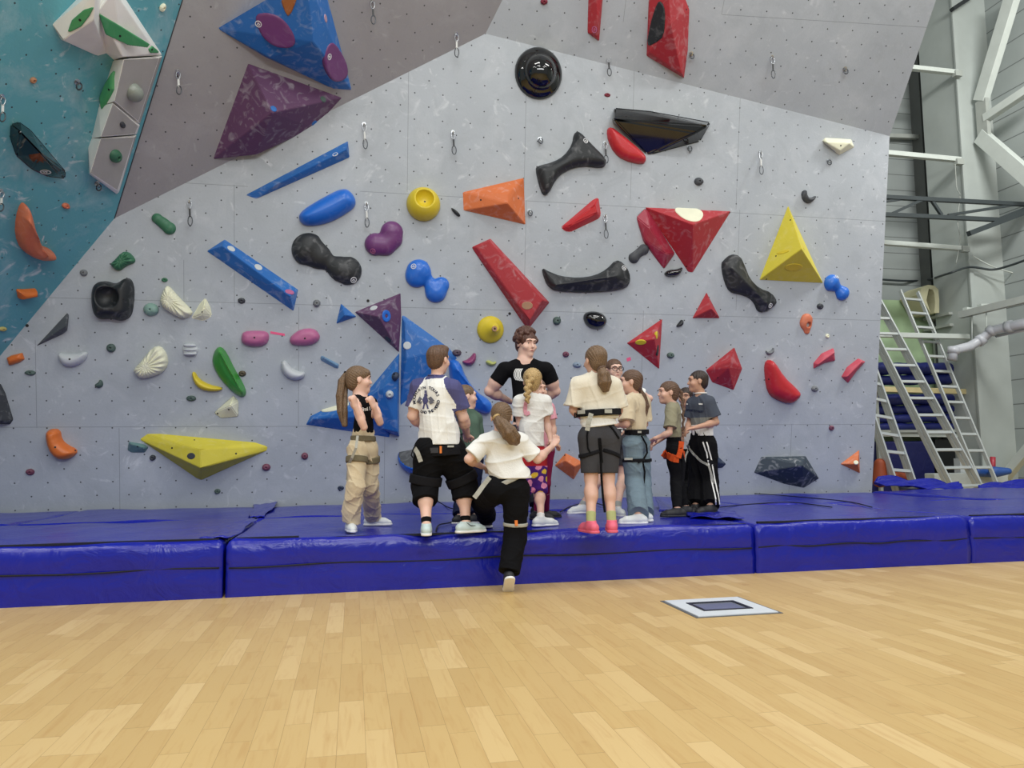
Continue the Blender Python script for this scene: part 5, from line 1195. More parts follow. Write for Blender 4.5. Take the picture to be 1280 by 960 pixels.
        if 'tail' in hair:
            T_ = [J(q[:3]) for q in hair['tail']]; R_ = [q[3]*s for q in hair['tail']]; S = SDF()
            for i in range(len(T_)-1):
                if st == 'braid':
                    n_ = 3
                    for k_ in range(n_):
                        u_ = k_/n_; a = T_[i]*(1-u_)+T_[i+1]*u_; b = T_[i]*(1-u_-1/n_)+T_[i+1]*(u_+1/n_); r0 = R_[i]*(1-u_)+R_[i+1]*u_; dd = unit(T_[i+1]-T_[i]); sd = unit(np.cross(dd, FW))
                        w_ = sd*r0*.55*(1 if (k_+i*n_) % 2 else -1); S.rc(a+w_, b-w_*.2, r0*.78, r0*.62, k=.003)
                else:
                    dd = unit(T_[-1]-T_[0]); a_ = unit(np.cross(dd, FW)); b_ = np.cross(dd, a_)
                    for j in range(7):
                        q0 = j*.9+i*.35; q1 = j*.9+(i+1)*.35; k0 = .58 if j else 0.0
                        S.rc(T_[i]+(a_*math.cos(q0)+b_*math.sin(q0))*R_[i]*k0, T_[i+1]+(a_*math.cos(q1)+b_*math.sin(q1))*R_[i+1]*k0, R_[i]*.46+.002, R_[i+1]*.46+.001, k=.004)
            part('ponytail' if st != 'braid' else 'braid', S.mesh(.005, noise=strands(.0012, 40)), hair.get('tm', hm_), o)
            if 'tie' in hair:
                S = SDF(); d_ = unit(T_[1]-T_[0]); S.rc(T_[0]-d_*.006, T_[0]+d_*.012, R_[0]*1.05+.004, k=.002, cut=True, cuta=True); part('hair_tie', S.mesh(.004), hair['tie'], o)
    # top
    if top:
        g = top.get('g', .018)*s; S = SDF(); hem = J(top['hem']); nrm = np.array([0, 0, -1.0]) if 'hn' not in top else np.array(top['hn'])
        low = PV+(cen-PV)*top.get('low', .0)-upv*.03; torso(S, g, low, k=.03)
        if top.get('flare'): S.rc(PV+upv*.12, hem, tr+g*.8, tr+g+top['flare'], k=.03, fr=fv, sc=.72)
        fr_ = top.get('sleeve', .6)
        for i in range(2):
            if fr_ > 0:
                e_ = SH[i]+(EL[i]-SH[i])*min(fr_, 1); S.rc(SH[i], e_, .042*sb*arm+g*.9, .040*sb*arm+g*1.25+top.get('sw', 0)*.6, k=.02, cut=True)
        S.rc(NK+upv*.038*s*neck, NK+upv*.20*s, .060*s*neck, .085*s*neck, k=.012, sub=True)
        S.rc(NK+fv*.055*s*neck+upv*.045*s, NK+fv*.06*s*neck+upv*.16*s, .050*s*neck, k=.012, sub=True)
        if fr_ <= 0:
            for i in range(2): S.rc(SH[i]+wv*(1 if i else -1)*.035*s+upv*.01, SH[i]+wv*(1 if i else -1)*.05*s-upv*.09*s, .045*s, k=.01, sub=True)
        V, Q = S.mesh(res, clips=[(hem, nrm)], noise=folds(top.get('amp', .0055)*1.05, top.get('seed', 3)))
        m = top['m']; o = part(top.get('name', 't_shirt'), (V, Q), m)
        if 'm2' in top:   # second fabric area: chosen by a test on the vertex position
            o.data.materials.append(top['m2'])
            if 'm3' in top: o.data.materials.append(top['m3'])
            cc = V[Q].mean(1); o.data.polygons.foreach_set('material_index', np.array([top['pick'](c, dict(SH=SH, EL=EL, NK=NK, PV=PV, cen=cen, wv=wv, upv=upv, s=s, hem=hem)) for c in cc], np.int32)); o.data.update()
        body['_t'] = 1; tops = o
        if top.get('collar'):
            a = NK+upv*.028*s; mb = MB(); mb.tube(ring_pts(a, .060*s, .058*s, wv, fv), .007*s, 6, cap=False); mb.build('collar', top['collar'], o)
    else: tops = None
    legs_ = None
    if bot:
        g = bot.get('g', .016)*s; S = SDF(); wz = J(bot['waist']) if not top else J((top['hem'][0], top['hem'][1]-bot.get('up', 9)))
        S.rc(PV+upv*.10*s, PV, tr*1.0+g*.5, tr*1.03+g, k=.03, fr=fv, sc=.74)
        S.rc(HP[0], HP[1], .072*sb+g*.7, k=.04)
        fr_ = bot.get('to', .95); fl = bot.get('flare', 0.0)
        for i in range(2):
            kr = .052*sb+g*1.2+fl*.5
            if fr_ <= 0: e_ = HP[i]+(KN[i]-HP[i])*(1+fr_); S.rc(HP[i], e_, .080*sb+g, .060*sb+g*1.4+fl, k=.03, cut=True)
            else:
                S.rc(HP[i], KN[i], .080*sb+g, kr, k=.03); e_ = KN[i]+(AN[i]-KN[i])*fr_; S.rc(KN[i], e_, kr, max(.040*sb+g*1.2+fl, kr*.97 if fr_ < .6 else 0), k=.02, cut=True)
        V, Q = S.mesh(res, clips=[(wz, (0, 0, 1))], noise=folds(bot.get('amp', .006), bot.get('seed', 5)))
        o = part(bot.get('name', 'trousers'), (V, Q), bot['m']); legs_ = o
        if 'm2' in bot:
            for m_ in ([bot['m2']] if not isinstance(bot['m2'], list) else bot['m2']): o.data.materials.append(m_)
            cc = V[Q].mean(1); o.data.polygons.foreach_set('material_index', np.array([bot['pick'](c, dict(HP=HP, KN=KN, AN=AN, PV=PV, s=s)) for c in cc], np.int32)); o.data.update()
    # socks, shoes
    for i in range(2):
        if sock:
            S = SDF(); a = AN[i]+(KN[i]-AN[i])*sock[1]; S.rc(AN[i], a, .034*s, .036*s*(.6+.4*bulk), k=.01, cut=True); part('sock', S.mesh(res), sock[0])
        if shoe:
            sm_, so_ = shoe['m'], shoe['sole']; zz = G[i][2]+lift[i]; d = TD[i]; up = np.array([0, 0, 1.0])
            if pitch[i]: a_ = math.radians(pitch[i]); d, up = d*math.cos(a_)-up*math.sin(a_), up*math.cos(a_)+d*math.sin(a_)
            L = .146*h; base = AN[i]-np.array([0, 0, .075*s]) if not pitch[i] else AN[i]-up*.075*s
            heel, ball, toe = base-d*L*.22, base+d*L*.48, base+d*L*.70; sd = unit(np.cross(d, up))
            S = SDF(); S.rc(heel+up*.038*s, ball+up*.030*s, .036*s, .036*s, k=.02); S.rc(ball+up*.028*s, toe+up*.022*s, .036*s, .026*s, k=.02)
            S.rc(base+up*.04*s, AN[i]+up*.012*s-d*.004, .038*s, .037*s, k=.025); S.rc(AN[i]+up*.02*s, AN[i]+up*.08*s, .027*s, k=.006, sub=True)
            S.rc(base+up*.055*s+d*L*.12, base+up*.048*s+d*L*.34, .028*s, .022*s, k=.012)
            o = part('shoe', S.mesh(.005, clips=[(base+up*.014*s, -up), (AN[i]+up*(shoe.get('hi', .012))*s, up)]), sm_)
            S = SDF(); S.rc(heel+up*.010*s, ball+up*.010*s, .040*s, .041*s, k=.01, fr=up, sc=.999); S.rc(ball+up*.01*s, toe+up*.01*s, .041*s, .030*s, k=.01)
            part('sole', S.mesh(.005, clips=[(base+up*.001, -up), (base+up*.020*s, up)]), so_, o)
            mb = MB()
            for k_ in range(3):
                c_ = base+d*L*(.16+.08*k_)+up*(.083-.011*k_)*s; mb.tube([c_-sd*.022*s-up*.008, c_, c_+sd*.022*s-up*.008], .0028, 5)
            mb.build('laces', shoe.get('lace', so_), o)
            if 'mark' in shoe and i == 1:
                bs = bvh_of(o); P_ = []
                for (x, y) in shoe['mark']:
                    p, n = cast(bs, x, y)
                    if p is not None: P_.append(p+n*.003)
                if len(P_) > 2: mb = MB(); mb.tube(P_, [.002]+[.006]*(len(P_)-2)+[.002], 6, flat=.5); mb.build('swoosh', VDARK, o)
    return dict(body=body, part=part, J=J, SH=SH, EL=EL, HP=HP, KN=KN, AN=AN, PV=PV, cen=cen, upv=upv, wv=wv, fv=fv, tr=tr, s=s, sb=sb, MW=MW, top=tops, bot=legs_, c0=c0, HC=HC, H=H, hp=hp_, hf=hf, FR=FR, NK=NK, Y=Y)

def strap(D, par, name, m, pts, w=.022, t=.004, surf=None):
    """flat webbing following points (px, py, dY); dropped onto a garment when surf is given"""
    P = []; N = []; b = bvh_of(surf) if surf is not None else None
    Q = []
    for i in range(len(pts)-1):
        a, c = pts[i], pts[i+1]; n_ = max(1, int(math.hypot(c[0]-a[0], c[1]-a[1])/3))
        for k in range(n_): u = k/n_; Q.append([a[j]*(1-u)+c[j]*u for j in range(len(a))])
    Q.append(list(pts[-1]))
    for q in Q:
        p = n = None
        if b is not None: p, n = cast(b, q[0], q[1])
        if p is None: p = D['J'](q[:3] if len(q) > 2 else (q[0], q[1], 0)); n = -FW
        else: p = p+n*.007
        P.append(p); N.append(n)
    mb = MB()
    for i in range(len(P)-1): 
        mb.beam(P[i]-unit(P[i+1]-P[i])*.002, P[i+1]+unit(P[i+1]-P[i])*.002, w, t, up=N[i])
    o = mb.build(name, m, par); return o
HBLK = cloth('harness_black', (26, 26, 30)); HGRY = cloth('webbing_grey', (172, 172, 164)); HORG = cloth('harness_orange', (222, 128, 66))
def belt(D, y, hgt, m=HBLK, g=.03, tilt=0.0, name='climbing_harness'):
    """padded waist belt hugging the hips at photo height y"""
    c = D['J']((D['pvx'], y, 0)) if 'pvx' in D else D['PV']; c = np.array([D['PV'][0], D['PV'][1], atY(640, y, D['Y'])[2]])
    S = SDF(); S.rc(c+D['upv']*.10, c-D['upv']*.10, D['tr']*1.02+g*D['s'], D['tr']*1.04+g*D['s'], k=.01, fr=D['fv'], sc=.76)
    u = unit(D['upv']+D['wv']*tilt)
    return D['part'](name, S.mesh(.006, clips=[(c+u*hgt/2, u), (c-u*hgt/2, -u)], noise=folds(.003, 9)), m)
def loop(D, par, i, fr, hgt=.05, g=.026, m=HBLK, tilt=0.0, buckle=True):
    a, b = D['HP'][i], D['KN'][i]; c = a+(b-a)*fr; d = unit(b-a); r = (.080*(1-fr)+.054*fr)*D['sb']+g*D['s']
    S = SDF(); S.rc(c-d*.09, c+d*.09, r, r*.98, k=.01); u = unit(d+D['wv']*tilt)
    o = D['part']('leg_loop', S.mesh(.006, clips=[(c+u*hgt/2, u), (c-u*hgt/2, -u)]), m, par)
    return o
def tab(D, par, x, y, w, h_, m, surf, name='buckle'):
    p, n = cast(bvh_of(surf), x, y)
    if p is None: return
    fr = frame_of(n, p+n*.004); mb = MB(); V = [fr @ Vector((a*w/2, b*h_/2, z_)) for z_ in (-.003, .005) for a, b in ((-1, -1), (1, -1), (1, 1), (-1, 1))]
    mb.add(V, [(0, 3, 2, 1), (4, 5, 6, 7), (0, 1, 5, 4), (1, 2, 6, 5), (2, 3, 7, 6), (3, 0, 4, 7)]); mb.build(name, m, par)

def glyph_mesh(txt, size, bold=False):
    cu = bpy.data.curves.new('t', 'FONT'); cu.body = txt; cu.size = size; cu.align_x = 'CENTER'; cu.align_y = 'CENTER'; cu.offset = .012*size*(2.2 if bold else .5)
    o = bpy.data.objects.new('t', cu); COL.objects.link(o); dg = bpy.context.evaluated_depsgraph_get(); me = bpy.data.meshes.new_from_object(o.evaluated_get(dg))
    V = [(v.co.x, v.co.y) for v in me.vertices]; Fc = [tuple(p.vertices) for p in me.polygons]
    bpy.data.objects.remove(o); bpy.data.curves.remove(cu); bpy.data.meshes.remove(me); return V, Fc
def print_on(par, surf, items, m, name='shirt_print', lift=.003):
    """items: (V2 in px, faces) laid on the garment where the photo shows them, as thin real geometry on the cloth"""
    b = bvh_of(surf); VV = []; FF = []
    for V, Fc in items:
        P = [cast(b, x, y) for x, y in V]
        if any(p[0] is None for p in P): continue
        o = len(VV); VV += [p+n*lift*.4+unit(CAM-p)*lift for p, n in P]; FF += [tuple(i+o for i in f) for f in Fc]
    if not VV: return None
    mw = PMW[par.name]; me = me_from(name, [tuple(mw.inverted() @ Vector(v)) for v in VV], FF); o = link(name, me, m, par); PMW[o.name] = mw; return o
def text_px(txt, cx, cy, size, ang=0, bold=False, sx=1.0):
    V, Fc = glyph_mesh(txt, size, bold); c, s_ = math.cos(math.radians(ang)), math.sin(math.radians(ang))
    return [(cx+(x*sx*c+y*s_), cy-(y*c-x*sx*s_)) if False else (cx+x*sx*c+y*s_, cy+x*sx*s_-y*c) for x, y in V], Fc
def poly_px(pts): return list(pts), [tuple(range(len(pts)))]
BK = cloth('black', (15, 15, 18)); WT = cloth('white', (232, 232, 228)); BG = cloth('beige', (222, 215, 198)); BG2 = cloth('sand', (204, 190, 164)); OLV = cloth('olive', (142, 138, 116))
GRN = cloth('bottle', (84, 106, 92)); KHK = cloth('khaki', (212, 196, 166)); DEN = cloth('denim', (112, 130, 142), var=.12); NVY = cloth('navy', (30, 36, 62)); NVP = cloth('purple_navy', (82, 82, 124)); CHR = cloth('charcoal', (66, 66, 70))
PKC = cloth('rose', (222, 158, 172)); MRN = cloth('maroon', (138, 36, 74)); REDC = cloth('red', (176, 44, 52)); MGR = cloth('grey_print', (74, 80, 92)); MG2 = cloth('grey_mid', (122, 122, 116))
SW = mat('shoe_white', (226, 230, 230), .5); SOLE = mat('sole_white', (238, 238, 236), .5); SD = mat('shoe_dark', (38, 38, 42), .6); SPK = mat('shoe_pink', (224, 100, 124), .5); SGR = mat('shoe_mint', (198, 216, 216), .5); SGY = mat('shoe_grey', (150, 152, 150), .6)
HB, HLB, HBL, HDB, HCU = hairm('brown', (98, 72, 54)), hairm('light_brown', (114, 90, 66)), hairm('blonde', (188, 158, 106)), hairm('dark', (52, 38, 32)), hairm('auburn', (86, 54, 42))

# --- 1 girl at the left with the long ponytail
D = person('girl with a very long brown ponytail, black sleeveless top and beige cargo trousers', 6.35, 1.36, 128, (449, 475), (449, 495), [(444, 504, -.08), (466, 504, .08)], [(455, 534, -.20), (475, 528, -.08)], [(444, 508, -.25), (467, 508, -.16)],
     (454, 556), [(447, 562, -.05), (461, 562, .05)], [(444, 608, -.10), (462, 606, .10)], [(438, 664, 172), (466, 657, 100)], hyaw=84, bulk=.86, hn=[(441, 494, -.27), (463, 498, -.18)], curl=1.9,
     hair=dict(m=HLB, style='pony', fringe=True, tail=[(434, 466, .02, .022), (429, 476, .03, .040), (427, 495, .02, .046), (428, 515, 0, .042), (431, 532, -.02, .022)], tie=BK),
     top=dict(m=BK, g=.010, sleeve=0, hem=(454, 541), name='vest_top', amp=.002), bot=dict(m=KHK, waist=(454, 546), to=.98, flare=.022, g=.014, amp=.009, seed=8, name='cargo_trousers'), shoe=dict(m=SW, sole=SOLE), sk=SK1)
print_on(D['top'], D['top'], [text_px(ch_, 453.5+2.9*i_, 512-.4*i_, 6.5, -6, True) for i_, ch_ in enumerate('Smile')], WT, 'shirt_print')
hb = belt(D, 547, .045, cloth('harness_olive', (112, 104, 84)), .028); loop(D, hb, 0, .28, .05, .03, MATS['cloth_harness_olive']); loop(D, hb, 1, .28, .05, .03, MATS['cloth_harness_olive'])
strap(D, hb, 'strap', HGRY, [(447, 545, -.2), (445, 560, -.24), (440, 572, -.2), (436, 580, -.1), (434, 600, -.05), (437, 612, -.1)], .02)

# --- 2 stocky boy with the printed raglan
def armd(c, d):
    r = 9
    for i in range(2):
        a, b = d['SH'][i], d['EL'][i]; t = np.clip(((c-a) @ (b-a))/((b-a) @ (b-a)), 0, 1); r = min(r, np.linalg.norm(c-a-(b-a)*t))
    return r
def rag(c, d):
    t = abs((c-d['cen']) @ d['wv']); z = (c-d['cen']) @ d['upv']; s = d['s']
    if z > .075*s and t < .075*s: return 1
    if z < -.17*s: return 1 if armd(c, d) < .085*s and t > .17*s else 0
    return 1 if t > (.085 + .115*min(1, max(0, (.06*s-z)/(.20*s))))*s else 0
D = person('stocky boy from behind, white shirt with purple-navy sleeves and a round back print', 6.02, 1.42, 42, (548, 450), (546, 474), [(524, 485, .08), (566, 487, -.08)], [(516, 520, .12), (579, 522, -.05)], [(532, 538, .32), (584, 545, .14)],
     (549, 556), [(538, 564), (562, 564)], [(531, 607, .02), (580, 605, .02)], [(533, 669, 5), (582, 666, 75)], hyaw=42, bulk=1.32, hn=[(545, 535, .38), (586, 548, .28)],
     hair=dict(m=HB, vol=1.0, quiff=True), top=dict(m=WT, m2=NVP, pick=rag, g=.022, sleeve=.72, hem=(549, 556), amp=.007, sw=.0, flare=.012, seed=12, name='raglan_shirt', collar=NVP),
     bot=dict(m=BK, waist=(549, 560), to=.42, flare=.022, g=.02, name='shorts', seed=2), shoe=dict(m=SGR, sole=SOLE, mark=[(583, 653), (588, 657), (594, 657), (600, 654)]), sock=(BK, .16), sk=SK1, hscale=.98)
its = []
for txt, a0, a1, rad in (('MOUNTAIN TOURS', -102, 68, 1), ('AROUND THE WORLD', 228, 96, -1)):
    n = len(txt)
    for i, chh in enumerate(txt):
        if chh == ' ': continue
        a = a0+(a1-a0)*i/(n-1); x = 533.0+15.2*math.sin(math.radians(a)); y = 500-15.6*math.cos(math.radians(a)); its.append(text_px(chh, x, y, 4.9, a if rad > 0 else a+180, True))
print_on(D['top'], D['top'], its, NVY, 'shirt_print')
its = [poly_px([(542, 492), (545, 491), (546, 495), (544, 497), (541.5, 496)]), poly_px([(541, 496), (545.5, 496.5), (547, 501), (545, 505), (541, 505), (539.5, 500)]), poly_px([(541, 505), (543, 505), (541.5, 511), (539.5, 511.5)]), poly_px([(544, 505), (545.8, 505), (547.5, 511), (545.5, 511)]),
       poly_px([(542.2, 488), (545, 488), (545, 491), (542.2, 491)])]
wing = [poly_px([(540, 499), (536, 495.5), (532, 503), (536, 503)]), poly_px([(539.5, 501), (533, 504), (538, 505)]), poly_px([(546.5, 498), (550, 495.5), (555, 501), (550, 503)]), poly_px([(547, 501), (555, 503), (549, 505.5)])]
its, wing = [[([(x-11.5, y) for x, y in V_], F_) for V_, F_ in I_] for I_ in (its, wing)]
print_on(D['top'], D['top'], its, NVP, 'shirt_emblem'); print_on(D['top'], D['top'], wing, cloth('print_grey', (110, 112, 124)), 'shirt_emblem_wings')
hb = belt(D, 563, .075, HBLK, .045)
for x in (530, 551): tab(D, hb, x, 562, .016, .055, HORG, hb)
tab(D, hb, 541, 563, .10, .04, CHR, hb, 'pad'); tab(D, hb, 563, 558, .05, .014, HGRY, hb, 'webbing')
strap(D, hb, 'strap', HGRY, [(518, 560, -.12), (522, 566, -.13), (526, 577, -.13)], .034)
strap(D, hb, 'gear_loop', BK, [(524, 553, -.12), (517, 560, -.13), (514, 569, -.13), (516, 572, -.13)], .008, .008)
for i, bx_ in ((0, 532), (1, 574)):
    lp = loop(D, hb, i, .84, .07, .050); tab(D, hb, bx_-1, 590, .018, .05, HORG, lp)
tab(D, hb, 583, 588, .05, .016, HGRY, lp, 'webbing')

# --- 3 small boy in the green shirt
D = person('small boy in a bottle-green shirt and navy trousers, partly hidden behind the stocky boy', 6.9, 1.28, 60, (583, 496), (584, 513), [(578, 521, -.02), (596, 523, .06)], [(583, 548, -.05), (599, 548, .08)], [(596, 556, .1), (606, 556, .15)],
     (587, 568), [(582, 575), (593, 575)], [(578, 612), (592, 612)], [(575, 655, 75), (594, 654, 80)], hyaw=82, bulk=.95, hair=dict(m=HLB, vol=.98), top=dict(m=GRN, hem=(587, 572), sleeve=.8, g=.02), bot=dict(m=NVY, waist=(587, 576), to=.97, flare=.012), shoe=dict(m=SD, sole=SOLE), sk=SK1)

# --- 4 the instructor
D = person('tall curly-haired man in a tight black t-shirt, hands behind his back, facing the class', 7.4, 1.88, 172, (658, 430), (656, 450), [(631, 462), (683, 462)], [(612, 489, .06), (694, 489, .06)], [(638, 502, .22), (672, 502, .22)],
     (660, 533), [(649, 540), (671, 540)], [(648, 590), (671, 590)], [(645, 646, 195), (673, 646, 165)], hyaw=157, hpit=-8, bulk=1.0, arm=1.22, neck=1.2, hn=[(655, 506, .2), (662, 506, .2)],
     hair=dict(m=HCU, vol=1.04, curly=True), top=dict(m=BK, g=.008, sleeve=.55, hem=(660, 540), amp=.003), bot=dict(m=cloth('slate_trousers', (52, 54, 62)), waist=(660, 545), to=.97, flare=.012), shoe=dict(m=SD, sole=SOLE), sk=SK1, hscale=1.04)
its = []
for k in range(5):
    a = [(649+3.2*k*.6+7*math.cos(t), 468+9*math.sin(t)) for t in np.linspace(2.2-.1*k, 4.1, 9)]; b = [(649.9+3.2*k*.6+6.6*math.cos(t), 468+8.6*math.sin(t)) for t in np.linspace(2.2-.1*k, 4.1, 9)][::-1]
    P = a+b; n = len(P); its.append((P, [(i, i+1, n-2-i, n-1-i) for i in range(8)]))
print_on(D['top'], D['top'], its, WT)

# --- 5 girl stepping up from the floor
D = person('girl in loose white t-shirt and black trousers stepping up from the floor', 5.72, 1.38, 8, (627, 522), (627, 542), [(606, 553), (651, 551)], [(586, 574, -.02), (672, 574, .02)], [(602, 583, .22), (690, 558, .22)],
     (632, 603, .02), [(620, 612, .0), (645, 612, .0)], [(603, 628, .34), (644, 672, .02)], [(609, 659, 0), (636, 741, 5, .055, 38)], hyaw=12, bulk=1.08, hpit=-8, foot_z=[MATZ, 0], hn=[(610, 586, .28), (697, 548, .28)],
     hair=dict(m=HLB, style='pony', tail=[(620, 521, -.11, .026), (627, 530, -.15, .048), (636, 541, -.16, .060), (643, 549, -.15, .052), (647, 554, -.14, .022)], tie=HBL),
     top=dict(m=WT, g=.020, sleeve=.80, hem=(640, 598), amp=.009, sw=.008, flare=.018, seed=21), bot=dict(m=BK, waist=(632, 604), to=.93, flare=.016, g=.018), shoe=dict(m=SD, sole=SOLE), sock=(BK, .12), sk=SK1)
hb = belt(D, 600, .035, HGRY, .036, tilt=-.35); strap(D, hb, 'strap', HGRY, [(612, 597, -.19), (604, 607, -.19), (597, 617, -.2), (593, 622, -.2)], .034); tab(D, hb, 636, 597, .03, .02, HORG, hb)
lp = loop(D, hb, 1, .72, .026, .03, HGRY); tab(D, hb, 627, 656, .03, .05, HORG, D['bot']); tab(D, hb, 645, 654, .022, .04, HORG, D['bot'])

# --- 6 blonde girl with braid
def shortsF(c, d):
    n = math.sin(c[0]*61+c[2]*17)+math.sin(c[2]*73-c[0]*29)+math.sin(c[1]*47+c[2]*41)
    if c[2] > d['PV'][2]-.14*d['s']: return 1
    return 2 if n > 1.0 else (3 if n < -1.35 else 0)
D = person('blonde girl with a thick braid, white t-shirt and colourful purple patterned shorts, back turned', 6.38, 1.33, 22, (666, 477), (665, 496), [(650, 502), (682, 502)], [(649, 530, .05), (684, 530, .02)], [(658, 548, .22), (689, 553, -.05)],
     (664, 563), [(656, 570), (672, 570)], [(656, 611), (675, 611)], [(652, 661, 5), (676, 658, 78)], hyaw=20, bulk=.92, hn=[(664, 552, .25), (695, 556, -.03)],
     hair=dict(m=HBL, style='braid', vol=1.02, tail=[(664, 470, -.12, .030), (660, 482, -.13, .030), (659, 493, -.13, .026), (660, 503, -.12, .020)], tm=HBL),
     top=dict(m=WT, g=.022, sleeve=.62, hem=(664, 558), amp=.007, sw=.010, seed=5), bot=dict(m=cloth('print_purple', (78, 40, 128)), m2=[REDC, cloth('print_pink', (232, 150, 190)), cloth('print_yellow', (232, 196, 70))], pick=shortsF, waist=(664, 562), to=.10, g=.012, flare=.006, amp=.003, name='shorts'),
     shoe=dict(m=SW, sole=SOLE, lace=SGY), sock=(WT, .14), sk=SK1)
strap(D, D['top'], 'ribbon', PKC, [(659, 500), (657, 505), (656, 512), (658, 518), (662, 516)], .03, .01, D['top'])

# --- 7 girl in pink behind her
D = person('girl in a rose-pink t-shirt and maroon leggings, mostly hidden behind the blonde girl', 6.85, 1.30, 150, (672, 488), (675, 503), [(665, 509), (686, 509)], [(662, 533, .1), (692, 535)], [(666, 548, .1), (691, 550, -.05)],
     (678, 558), [(672, 564), (684, 564)], [(674, 604), (682, 604)], [(672, 650, 120), (682, 648, 85)], hyaw=160, bulk=.86, hair=dict(m=HB), top=dict(m=PKC, hem=(678, 566), sleeve=.6, g=.018), bot=dict(m=MRN, waist=(678, 570), to=.95, g=.004, amp=.002, name='leggings'), shoe=dict(m=SD, sole=SD), sk=SK2)

# --- 8 girl in dark shorts and pink shoes
D = person('girl in an oversized cream t-shirt, dark grey shorts and bright pink trainers, back turned', 5.78, 1.47, 0, (744, 451), (745, 471), [(723, 482), (767, 482)], [(717, 512, .02), (773, 513, .02)], [(730, 524, .25), (764, 524, .25)],
     (749, 540), [(738, 548), (761, 548)], [(739, 598), (760, 598)], [(739, 666, -12), (765, 665, 14)], hyaw=-12, bulk=1.06, hn=[(740, 520, .3), (756, 520, .3)],
     hair=dict(m=HLB, style='pony', tail=[(752, 461, -.10, .030), (755, 468, -.13, .046), (756, 478, -.13, .050), (757, 488, -.12, .026)], tie=HB),
     top=dict(m=BG, g=.027, sleeve=.90, hem=(749, 523), amp=.008, sw=.008, seed=31, flare=.006), bot=dict(m=CHR, waist=(749, 540), to=-.14, up=-4, g=.008, amp=.002, name='shorts'), shoe=dict(m=SPK, sole=SPK, lace=SPK), sock=(cloth('sock_stripe', (168, 172, 120)), .22), sk=SK2)
S = SDF(); S.rc(D['PV']+D['upv']*.08, D['PV'], D['tr']*1.05+.02, D['tr']*1.1+.022, k=.01, fr=D['fv'], sc=.75)
D['part']('under_shirt', S.mesh(.006, clips=[(D['J']((749, 512)), (0, 0, 1)), (D['J']((749, 533)), (.12, 0, -1))], noise=folds(.008, 4)), WT)
hb = belt(D, 516, .05, HBLK, .058); tab(D, hb, 727, 515, .07, .03, HGRY, hb, 'webbing'); tab(D, hb, 760, 514, .06, .03, HGRY, hb, 'webbing')
strap(D, hb, 'strap', HGRY, [(739, 517, -.19), (736, 527, -.19), (734, 538, -.18)], .036)
strap(D, hb, 'strap', BK, [(719, 516, -.14), (718, 522, -.15), (722, 521, -.16)], .010); strap(D, hb, 'strap', BK, [(755, 516), (760, 530), (768, 540), (773, 548)], .014, .006, D['bot'])
strap(D, hb, 'strap', BK, [(736, 532), (734, 545), (735, 560), (738, 566)], .012, .005, D['bot']); strap(D, hb, 'hanging_rope', BK, [(749, 548), (750, 565, ), (751, 578)], .022, .012, D['bot'])
strap(D, hb, 'hanging_rope', BK, [(751, 578, -.12), (752, 600, -.11), (754, 625, -.1), (756, 640, -.1)], .016, .012)
for i, (x, tl) in enumerate(((731, .3), (764, -.3))):
    lp = loop(D, hb, i, .36, .03, .018, HBLK, tl); tab(D, hb, x, 565 if i == 0 else 560, .09 if i == 0 else .05, .022, HGRY, lp, 'webbing'); tab(D, hb, x-2, 564 if i == 0 else 556, .016, .03, HORG, lp)

# --- 9 girl with glasses
D = person('girl with glasses in a pale t-shirt, facing out between two girls, elbow sticking out', 7.5, 1.50, 172, (768, 463), (772, 480), [(757, 488), (790, 488)], [(752, 515), (812, 498, -.02)], [(758, 534, -.1), (797, 522, .02)],
     (774, 545), [(764, 551), (783, 551)], [(752, 593), (778, 596)], [(728, 642, 250), (772, 645, 180)], hyaw=178, bulk=.95, hair=dict(m=HB, vol=1.0), top=dict(m=WT, g=.02, sleeve=.6, hem=(774, 545), sw=.008), bot=dict(m=CHR, waist=(774, 550), to=-.3, g=.012, name='shorts'),
     shoe=dict(m=SW, sole=SOLE, lace=SGY), sock=(cloth('sock_grey', (168, 170, 166)), .12), sk=SK1)
GL = mat('glasses_frame', (40, 24, 26), .3); gp = MB()
for sg in (-1, 1): gp.tube(ring_pts(D['hp'](sg*.15, .47, .02), .10*D['H'], .12*D['H'], D['FR'][2], D['FR'][0]), .0035, 6, cap=False); gp.tube([D['hp'](sg*.27, .46, .04), D['hp'](sg*.37, .0, .02)], .003, 5)
gp.tube([D['hp'](-.04, .48, .04), D['hp'](.04, .48, .04)], .003, 5); gp.build('glasses', GL, D['body'])

# --- 10 girl in beige with jeans
D = person('girl with low brown ponytail in a sand-coloured t-shirt and loose blue jeans', 6.6, 1.38, -60, (788, 478), (793, 496), [(784, 504, -.12), (804, 503, .10)], [(783, 530, -.16), (806, 530, .12)], [(772, 532, -.02), (790, 540, .2)],
     (796, 548), [(791, 556, -.06), (800, 556, .06)], [(793, 602, -.06), (802, 602, .08)], [(798, 655, -80), (805, 652, -60)], hyaw=-72, bulk=.98, hn=[(764, 530, .0), (780, 540, .2)],
     hair=dict(m=HB, style='pony', tail=[(799, 486, .03, .022), (804, 495, .03, .034), (807, 508, .02, .034), (806, 520, .0, .018)], tie=HDB),
     top=dict(m=BG2, g=.026, sleeve=.88, hem=(796, 538), amp=.007, sw=.016, seed=17), bot=dict(m=DEN, waist=(796, 546), to=.99, g=.018, flare=.028, amp=.007, name='jeans'), shoe=dict(m=SW, sole=SOLE), sk=SK2)
hb = belt(D, 541, .045, HBLK, .040); tab(D, hb, 799, 540, .035, .018, HGRY, hb, 'webbing')
for i in range(2):
    lp = loop(D, hb, i, .42, .028, .036, HBLK); 
    if i == 0: tab(D, hb, 786, 574, .08, .02, HGRY, lp, 'webbing'); tab(D, hb, 797, 571, .02, .03, HORG, lp)
